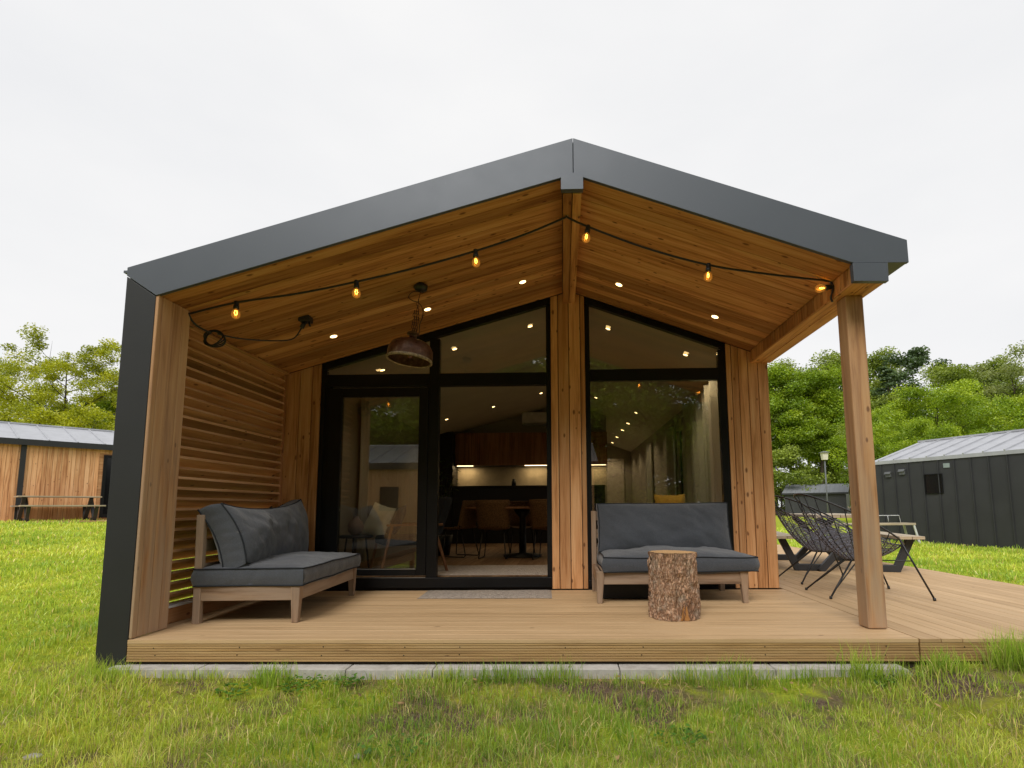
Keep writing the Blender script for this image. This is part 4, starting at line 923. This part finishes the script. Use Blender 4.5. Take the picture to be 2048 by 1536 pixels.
def picnic():
    r_ = empty('picnic_table'); L = 1.95
    b = MB()
    for i in range(5): b.box((-.385+i*.155,-L/2,.715),(-.385+i*.155+.148,L/2,.755),1)
    b.build('table_top', m_plank, r_, bevel=.004)
    for s in (-1,1):
        b = MB()
        for i in range(2): x0 = s*.76-.15+i*.152; b.box((x0,-L/2,.435),(x0+.146,L/2,.475),1)
        b.build('bench', m_plank, r_, bevel=.004)
    for yy in (-.78,.78):
        b = MB()
        for s in (-1,1):
            b.bar((s*.80,yy,.433),(s*.60,yy,.0),.09,.085,(0,1,0)); b.bar((s*.62,yy+.001*s,.045),(s*.30,yy+.001*s,.045),.09,.088,(0,1,0))
            b.bar((s*.34,yy+.052*s,.0),(-s*.30,yy+.052*s,.71),.085,.09,(0,1,0))
        b.build('trestle', m_steel, r_, bevel=.006)
    return r_
pt = picnic(); pt.location = (6.95,4.62,0); pt.rotation_euler = (0,0,R(-11)); tag(pt, 'picnic table with black steel trestles on the side terrace behind the wire chairs', 'picnic table')

# ================================================================== NEIGHBOURING CABINS
m_zinc2 = metal('standing_seam_roof', (.42,.43,.46), .42, .5, .35, .08)
m_darkclad = metal('dark_sheet_cladding', (.035,.036,.040), .5, .4, 0, .1, 1.5)
m_pale = wood('pale_cladding', [(.48,.22,.095),(.66,.35,.165),(.77,.47,.26)], .2, .3)
def far_cabin(name, label, loc, ang, L, D, Hw, rise, clad, metal_wall, feats, seam=.42, roofmat=None, over=.12, fascia=.16, trim=True):
    c = empty(name, loc, (0,0,ang), label, 'cabin'); rm = roofmat or m_zinc2
    b = MB()
    if metal_wall:
        b.box((0,0,-.4),(L,D,Hw))
        x = seam*.6
        while x < L: b.box((x-.012,-.028,-.38),(x+.012,-.0005,Hw-.02),2); x += seam
        b.prism([(0,0.01,Hw),(0,D-.01,Hw),(0,D/2,Hw+rise)],(L,0,0)); b.build('wall', clad, c)
    else:
        holes = feats.get('doors', []); x = 0
        b.box((0,.02,-.4),(L,D,Hw)); b.prism([(0,0.02,Hw),(0,D-.01,Hw),(0,D/2,Hw+rise)],(L,0,0))
        while x < L:
            w = random.choice((.10,.12,.14))
            if not any(h0-.06 < x+w/2 < h1+.06 for h0, h1, *_ in holes): b.box((x,0,-.02),(x+w-.008,.0195,Hw),2)
            else: b.box((x,0,[h[3] for h in holes][0]+.05),(x+w-.008,.0195,Hw),2)
            x += w
        b.build('wall', clad, c)
    b = MB(); th = .1
    b.prism([(-over,-over,Hw),(-over,-over,Hw+th),(-over,D/2,Hw+rise+th+.03),(-over,D+over,Hw+th),(-over,D+over,Hw),(-over,D/2,Hw+rise)],(L+2*over,0,0))
    x = .2
    while x < L: b.bar((x,-over,Hw+th+.012),(x,D/2,Hw+rise+th+.042),.03,.045); b.bar((x,D+over,Hw+th+.012),(x,D/2,Hw+rise+th+.042),.03,.045); x += seam*1.15
    b.bar((-over,D/2,Hw+rise+th+.05),(L+over,D/2,Hw+rise+th+.05),.12,.05); b.build('roof', rm, c)
    if trim: b = MB(); b.box((-over-.01,-over-.03,Hw-fascia+.08),(L+over+.01,-over-.002,Hw+th+.01)); b.box((-over-.012,-over,Hw-.03),(-over-.001,D/2,Hw+.0)); b.build('fascia', m_pan, c)
    for (x0, x1, z0, z1) in feats.get('windows', []):
        f = MB(); f.box((x0-.02,-.03,z0-.02),(x1+.02,-.031+.03,z0)); f.box((x0-.02,-.03,z1),(x1+.02,0,z1+.02)); f.box((x0-.02,-.03,z0),(x0,0,z1)); f.box((x1,-.03,z0),(x1+.02,0,z1)); w = f.build('window', m_black, c)
        f = MB(); f.box((x0,-.012,z0),(x1,-.002,z1)); f.build('window_glass_dark', m_wgl, w)
    for (x0, x1, z0, z1) in feats.get('doors', []):
        f = MB(); f.box((x0,-.03,z0),(x0+.09,.05,z1)); f.box((x1-.09,-.03,z0),(x1,.05,z1)); f.box((x0+.09,-.03,z1-.09),(x1-.09,.05,z1)); f.box((x0+.09,-.03,z0),(x1-.09,.05,z0+.12)); w = f.build('door', m_black, c)
        f = MB(); f.box((x0+.09,-.005,z0+.12),(x1-.09,.004,z1-.09)); f.build('door_glass', m_wgl, w)
    for (x0, x1, z0, z1) in feats.get('vents', []):
        f = MB(); f.box((x0,-.05,z0),(x1,-.0005,z1)); f.prism([(x0-.01,-.09,z1-.05),(x0-.01,-.0005,z1-.01),(x0-.01,-.0005,z1+.02),(x0-.01,-.05,z1+.02)],(x1-x0+.02,0,0)); f.build('vent', m_vent, c)
    for (x0, x1, z0, z1) in feats.get('plates', []):
        f = MB(); f.box((x0,-.02,z0),(x1,-.0005,z1)); f.build('grey_plate', plain('plate_grey',(.25,.30,.30),.5), c)
    for (x0, w_) in feats.get('pipes', []):
        f = MB(); f.box((x0,-.05,-.05),(x0+w_,-.001,Hw-.06),2); f.build('downpipe', m_pan, c)
    return c
m_vent = metal('vent_metal', (.10,.105,.11), .5)
k = NT('dark_window_glass'); k.bsdf((.008,.008,.009), .12, 0, .3); m_wgl = k.m
far_cabin('dark_cabin', 'dark sheet metal clad cabin with grey seamed roof at the right', (12.66,13.5,-.2), R(-65.7), 8.5, 4.6, 2.33, .68, m_darkclad, True,
   dict(windows=[(1.56,2.0,1.42,1.93)], vents=[(.40,.56,1.93,2.07),(.83,.99,1.98,2.12)], plates=[(2.08,2.24,2.10,2.22)]), over=.03, trim=False)
LA = math.atan2(.79,.61); LX0, LY0 = -14.04-5*.61, 12.585-5*.79
far_cabin('pale_timber_cabin', 'pale timber clad cabin with black trimmed grey roof at the left', (LX0,LY0,.56), LA, 12, 4.8, 2.46, .72, m_pale, False,
   dict(doors=[(7.35,8.6,.10,2.22)], pipes=[(5.28,.13)]), seam=.62)
wk = MB(); 
wk_root = empty('cabin_walkway', (LX0,LY0,.56), (0,0,LA), 'low timber walkway along the foot of the pale cabin at left', 'walkway')
wk.box((0,-1.9,-.20),(12,-1.86,.03),0); wk.build('edge_board', m_fasc, wk_root)
wk = MB()
for i in range(12): wk.box((0,-1.855+i*.155,.0),(12,-1.855+i*.155+.15,.03),0)
wk.build('deck_boards', m_deck, wk_root)
p2 = copy_tree(pt); p2.location = (LX0+6.15*.61+.95*.79, LY0+6.15*.79-.95*.61, .592); p2.rotation_euler = (0,0,LA-R(90)); tag(p2, 'picnic table with crossed black trestles in front of the pale cabin at left', 'picnic table')
far_cabin('distant_cabin', 'low distant cabin with plain grey roof below the trees', (28.4,60,-.2), R(-30), 6.2, 6.5, 2.45, 1.0, m_darkclad, True, dict(), roofmat=metal('flat_grey_roof',(.20,.21,.225),.6,.3,0,.06), over=.25)
# porch of the distant cabin faces right; timber posts carry its verge
hc = empty('distant_porch', (34.0,56.6,-.2), (0,0,R(20)), 'timber porch posts and pale deck in front of the distant cabin', 'porch')
for i in range(3):
    b = MB(); b.box((.4+i*1.9,-.6,.2),(.62+i*1.9,-.4,2.75),2); b.build('post', m_pale, hc)
b = MB(); b.box((-4,-4.2,-.05),(7,-.3,.12),0); b.build('deck', m_plank, hc)
b = MB(); b.box((-1.5,-1.2,.85),(7,-1.1,1.05),0); b.build('rail', m_plank, hc)
fc = far_cabin('mirrored_cabin', 'timber cabin across the lawn, mirrored in the glass door', (3.9,-7.6,-.25), R(180), 13, 4.8, 2.35, .75, m_pale, False, dict(windows=[(5.7,6.2,1.1,1.75)]), seam=.55)
# bench by the dark cabin
bn = empty('garden_bench', (12.05,11.75,float(gz(12.05,11.75))+.01), (0,0,R(4)), 'weathered plank bench with pale metal legs beside the dark cabin', 'bench')
b = MB()
for i in range(3): b.box((-1.6,-.22+i*.15,.545),(.55,-.22+i*.15+.142,.60),0)
b.build('seat', m_plank, bn, bevel=.004)
m_wmet = metal('pale_metal', (.55,.56,.57), .4)
for x0 in (-1.4,.5):
    for sy in (-.2,.2): b = MB(); b.bar((x0,sy,.54),(x0+.12,sy*1.1,0),.05,.03,(0,1,0)); b.build('leg', m_wmet, bn)
b = MB(); b.tube([(-1.4,.25,.6),(-1.4,.3,.80),(.45,.3,.80),(.45,.25,.6)],.010,6); b.tube([(.12,.3,.80),(.12,.28,.62)],.008,6); b.build('back_rail', m_wmet, bn)
# lamp post
lp = empty('lamp_post', (15.2,22.0,float(gz(15.2,22))), label='slim grey lamp post with square lantern before the trees', cat='lamp post')
lt = 3.55
b = MB(); b.tube([(0,0,0),(0,0,lt-.35)], .035, 8); b.build('pole', m_vent, lp)
b = MB(); b.hexa([(-.10,-.10,lt-.33),(.10,-.10,lt-.33),(-.10,.10,lt-.33),(.10,.10,lt-.33),(-.13,-.13,lt),(.13,-.13,lt),(-.13,.13,lt),(.13,.13,lt)],2); b.build('lantern', plain('lantern_glass',(.66,.62,.52),.4), lp)
b = MB(); b.hexa([(-.2,-.2,lt+.002),(.2,-.2,lt+.002),(-.2,.2,lt+.002),(.2,.2,lt+.002),(-.05,-.05,lt+.07),(.05,-.05,lt+.07),(-.05,.05,lt+.07),(.05,.05,lt+.07)],2); b.build('lantern_cap', m_vent, lp)

# ================================================================== TREES
k = NT('tree_bark'); n1 = k.noise(k.obj(), 6, 6, .7); c = k.ramp(n1, [(.3,(.03,.024,.017)),(.55,(.075,.06,.045)),(.75,(.14,.12,.095))]); k.bsdf(c, .95, 0, .1, bump=n1, bstr=.6, bdist=.05); m_tbark = k.m
def tree_meshes(H, spread, clear, nleaf, lsize, cols, seed, dens=.75, upright=.6, nl=16, shape='round', clump=.75):
    """returns (trunk mesh builder, leaf arrays); limbs leave the trunk above the clear height and carry leaf clumps"""
    r = random.Random(seed); nr_ = np.random.default_rng(seed); b = MB(); tips = []
    top = V((r.uniform(-.3,.3), r.uniform(-.3,.3), H*.93)); tp = smooth([(0,0,-.3),(r.uniform(-.12,.12),r.uniform(-.12,.12),H*.3),(r.uniform(-.3,.3),r.uniform(-.3,.3),H*.62),top], 6)
    r0 = H*.016; b.tube(tp, [r0*(1-.93*i/(len(tp)-1)) for i in range(len(tp))], 8)
    def at_(t): f = t*(len(tp)-1); i = min(int(f), len(tp)-2); return tp[i].lerp(tp[i+1], f-i)
    for i in range(nl):
        t = clear+(1-clear)*((i+.4)/nl)**.9*.97; p0 = at_(t); a = i*2.4+r.uniform(-.5,.5)
        q = (t-clear)/(1-clear)
        if shape == 'round': ext = spread*(.55+.75*math.sin(math.pi*min(1,q*.85+.12)))*r.uniform(.7,1.1)
        elif shape == 'cone': ext = spread*(1.08-q)*r.uniform(.8,1.1)
        else: ext = spread*(.8+.3*math.sin(math.pi*q))*r.uniform(.6,1.15)
        ris = ext*(upright*r.uniform(.5,1.2) if shape != 'cone' else -.12)
        p1 = p0+V((math.cos(a)*ext*.5, math.sin(a)*ext*.5, ris*.45)); p2_ = p0+V((math.cos(a+.2)*ext, math.sin(a+.2)*ext, ris))
        lp_ = smooth([p0,p1,p2_],5); rr = r0*(1-.8*t)*.5; b.tube(lp_, [rr*(1-.85*j/(len(lp_)-1)) for j in range(len(lp_))], 5)
        for j in range(3 if shape != 'cone' else 4):
            s = .35+.2*j+r.uniform(0,.15); pb = lp_[min(int(s*10),10)]; aa = a+r.choice((-1,1))*r.uniform(.5,1.2); le = ext*r.uniform(.3,.5)
            pe = pb+V((math.cos(aa)*le, math.sin(aa)*le, le*r.uniform(.1,.8)*(1 if shape != 'cone' else -.15))); b.tube([pb,pb.lerp(pe,.5)+V((0,0,.05)),pe], [rr*.45,rr*.3,rr*.1], 4)
            tips += [pe, pb.lerp(pe,.55)]
        tips += [p2_, p1.lerp(p2_,.5)]
    tips += [top, top+V((0,0,H*.04))]; tips = [t for t in tips if r.random() < dens or shape == 'cone']
    T = np.array([tuple(t) for t in tips]); n = nleaf; ci = nr_.integers(0, len(T), n); base = np.array(cols)
    sc = clump*(.75+.6*nr_.random(len(T)))
    u = nr_.normal(0, 1, (n,3)); u /= np.linalg.norm(u, axis=1)[:,None]; rad = nr_.random(n)**.5
    P = T[ci]+u*rad[:,None]*sc[ci][:,None]*np.array([1.05,1.05,.62 if shape != 'cone' else .3])
    d = nr_.normal(0,1,(n,3)); d[:,2] = d[:,2]*.5-.15; d /= np.linalg.norm(d, axis=1)[:,None]; s = np.cross(d, nr_.normal(0,1,(n,3))); s /= np.linalg.norm(s, axis=1)[:,None]
    L = lsize*nr_.uniform(.6,1.3,n)[:,None]
    vv = np.stack([P-d*L*.5, P+s*L*.34, P+d*L*.55, P-s*L*.34], 1).reshape(-1,3)
    ct = nr_.random(len(T)); t = np.clip(ct[ci]*.75+nr_.random(n)*.35, 0, .999)*(len(base)-1); i0 = t.astype(int); f = (t-i0)[:,None]; c = base[i0]*(1-f)+base[i0+1]*f
    c = c*nr_.uniform(.75,1.25,(n,1)); return b, vv, np.repeat(c, 4, 0), np.arange(n*4).reshape(-1,4)
def make_tree(name, *a, **kw):
    b, vv, c, f = tree_meshes(*a, **kw); r_ = empty(name); b.build('trunk', m_tbark, r_); npmesh('crown', vv, [f], m_leaf, r_, c); return r_
Yg = [(.20,.24,.012),(.36,.40,.016),(.52,.52,.025)]; Gb = [(.10,.18,.010),(.24,.36,.016),(.40,.50,.025)]; Go = [(.10,.15,.02),(.20,.27,.03),(.31,.38,.055)]; Gc = [(.045,.08,.035),(.08,.13,.055),(.12,.18,.07)]; Gp = [(.16,.21,.06),(.26,.31,.10),(.34,.38,.15)]
def px_at(px, Y): return 2.978+(px-1098)/1100*(Y+3.815)-.0234*(Y+3.815)
def hz(py, Y): return .874+(1013-py)*(Y+3.815)/1100
protos = {}
def tree(kind, px, Y, top, label, rot=0.0, X=None, sxy=1.0):
    X = px_at(px, Y) if X is None else X; Ht = (hz(top, Y) if top > 60 else top)-float(gz(X, Y))
    if kind not in protos:
        nm, H, a, kw = KINDS[kind]; protos[kind] = make_tree(nm, H, *a, **kw); o = protos[kind]
    else: o = copy_tree(protos[kind])
    s = Ht/KINDS[kind][1]; o.location = (X, Y, float(gz(X, Y))-.05); o.rotation_euler = (0,0,rot); o.scale = (s*sxy, s*sxy, s)
    tag(o, label, 'tree', 'spring trees around the cabins'); return o
KINDS = {
 'airy': ('young_leaf_tree', 12.0, (3.6,.16,36000,.125,Yg,3), dict(dens=.8, upright=.75, nl=22, clump=.62)),
 'lowy': ('leafy_tree', 9.0, (3.3,.05,22000,.17,Yg,8), dict(dens=.8, upright=.45, nl=20, clump=.85)),
 'bushy': ('broadleaf_tree', 9.0, (3.0,.06,60000,.112,Gb,5), dict(dens=.9, upright=.45, nl=24, clump=.8)),
 'tall': ('tall_broadleaf_tree', 14.0, (2.3,.42,48000,.17,Gb,9), dict(dens=.9, upright=.5, nl=22, clump=1.05, shape='col')),
 'olive': ('tall_olive_tree', 14.0, (2.9,.33,42000,.18,Go,12), dict(dens=.85, upright=.6, nl=22, clump=1.05)),
 'under': ('understorey_tree', 6.0, (2.6,.04,14000,.22,Go,17), dict(dens=.9, upright=.4, nl=16, clump=.9)),
 'fir': ('fir_tree', 13.0, (2.0,.10,15000,.16,Gc,14), dict(nl=44, shape='cone', clump=.34)),
 'pine': ('pine_tree', 13.0, (1.7,.55,8000,.19,Gc,19), dict(dens=.7, upright=.5, nl=13, clump=.6)),
 'pale': ('pale_birch_tree', 12.0, (2.6,.2,9000,.16,Gp,23), dict(dens=.6, upright=1.0, nl=22, clump=.6)),
}
# left, behind the pale cabin
tree('airy', 95, 30, 678, 'tall open yellow green tree behind the pale cabin, its limbs showing', .4)
tree('airy', -55, 33, 705, 'yellow green tree at the left edge of the photo behind the pale cabin', 2.2)
tree('airy', 205, 31, 725, 'thin yellow green tree just left of the dark metal corner', 4.0)
tree('lowy', 120, 27, 800, 'low dense yellow tree directly above the ridge of the pale cabin', 1.0)
tree('lowy', 20, 28, 810, 'low spreading yellow tree above the left end of the pale cabin roof', 2.4)
tree('bushy', 230, 34, 775, 'darker green tree peeping out beside the black metal panel', 3.2)
# right, between timber wall and post
tree('tall', 1580, 66, 735, 'tall bright green tree close beside the timber wall corner', .2)
tree('tall', 1638, 68, 745, 'tall bright green tree behind the lamp post', 1.9)
tree('olive', 1700, 72, 712, 'tall feathery topped tree directly behind the porch post', 3.3)
tree('tall', 1612, 78, 745, 'slim trunked tree half hidden between the two tall trees by the wall', 4.4)
tree('olive', 1545, 70, 735, 'dim green tree half hidden by the timber wall corner', 5.0)
tree('tall', 1668, 80, 740, 'slim trunked tree just left of the porch post', 2.7)
tree('under', 1553, 64, 905, 'low dark green tree at the foot of the timber wall', .5)
tree('under', 1592, 84, 955, 'low bush tree left of the lamp post and far behind it', 3.5)
tree('under', 1690, 74, 900, 'low dark tree behind the porch post above the distant roof', 2.0)
tree('under', 1655, 82, 940, 'low dark tree just above the distant grey roof', 4.5)
# right of the post, behind the dark cabin
tree('bushy', 1880, 27, 775, 'big round bright green tree above the dark cabin roof', .9)
tree('bushy', 1790, 31, 815, 'bright green tree just right of the porch post', 2.5)
tree('bushy', 1985, 29, 800, 'lower bright green tree right of the big round one', 4.1)
tree('bushy', 1835, 24, 850, 'low leafy tree at the left gable of the dark cabin', 5.2)
tree('fir', 1783, 50, 705, 'dark fir tree standing out above the leafy trees', .3)
tree('pine', 1838, 55, 690, 'dark pine with a flat irregular crown right of the fir', 1.3)
tree('fir', 1878, 56, 715, 'narrow dark fir partly hidden by the olive tree', 2.3)
tree('olive', 1925, 42, 735, 'olive green tall tree at the highest point of the right wood', 2.9)
tree('olive', 1990, 44, 775, 'olive green tree stepping down towards the right edge', .7)
tree('olive', 1760, 50, 800, 'dull green tree directly behind the right side of the post', 4.8)
tree('pale', 2030, 34, 728, 'pale thinly leaved birch at the right edge of the photo', .6)
tree('bushy', 2070, 30, 820, 'green tree at the right edge below the pale birch', 1.6)
tree('pine', 1975, 58, 735, 'dark pine behind the olive trees towards the right edge', 3.9)
# behind the camera, mirrored in the glass
BL = ['leftmost','second leftmost','third from left','fourth from left','middle','fourth from right','third from right','second rightmost','rightmost']
for i, (X, Y, H_) in enumerate(((-10,-16,10),(-6,-14.5,10),(-2.8,-15.5,11),(.2,-14.5,10),(3.2,-16,11.5),(6.2,-14.5,10.5),(9.5,-15.5,11),(12.5,-14.5,10.5),(16.5,-16,11))):
    tree('bushy', 0, Y, H_, BL[i]+' of the green trees mirrored in the cabin windows', i*1.1, X=X, sxy=1.1)
for i in range(7):
    tree('under', 0, -18.5-(i%2)*1.5, 5.5, ['first','second','third','fourth','fifth','sixth','seventh'][i]+' low bush tree from the left, mirrored in the window glass', i*1.7, X=-8+i*4.1, sxy=1.25)
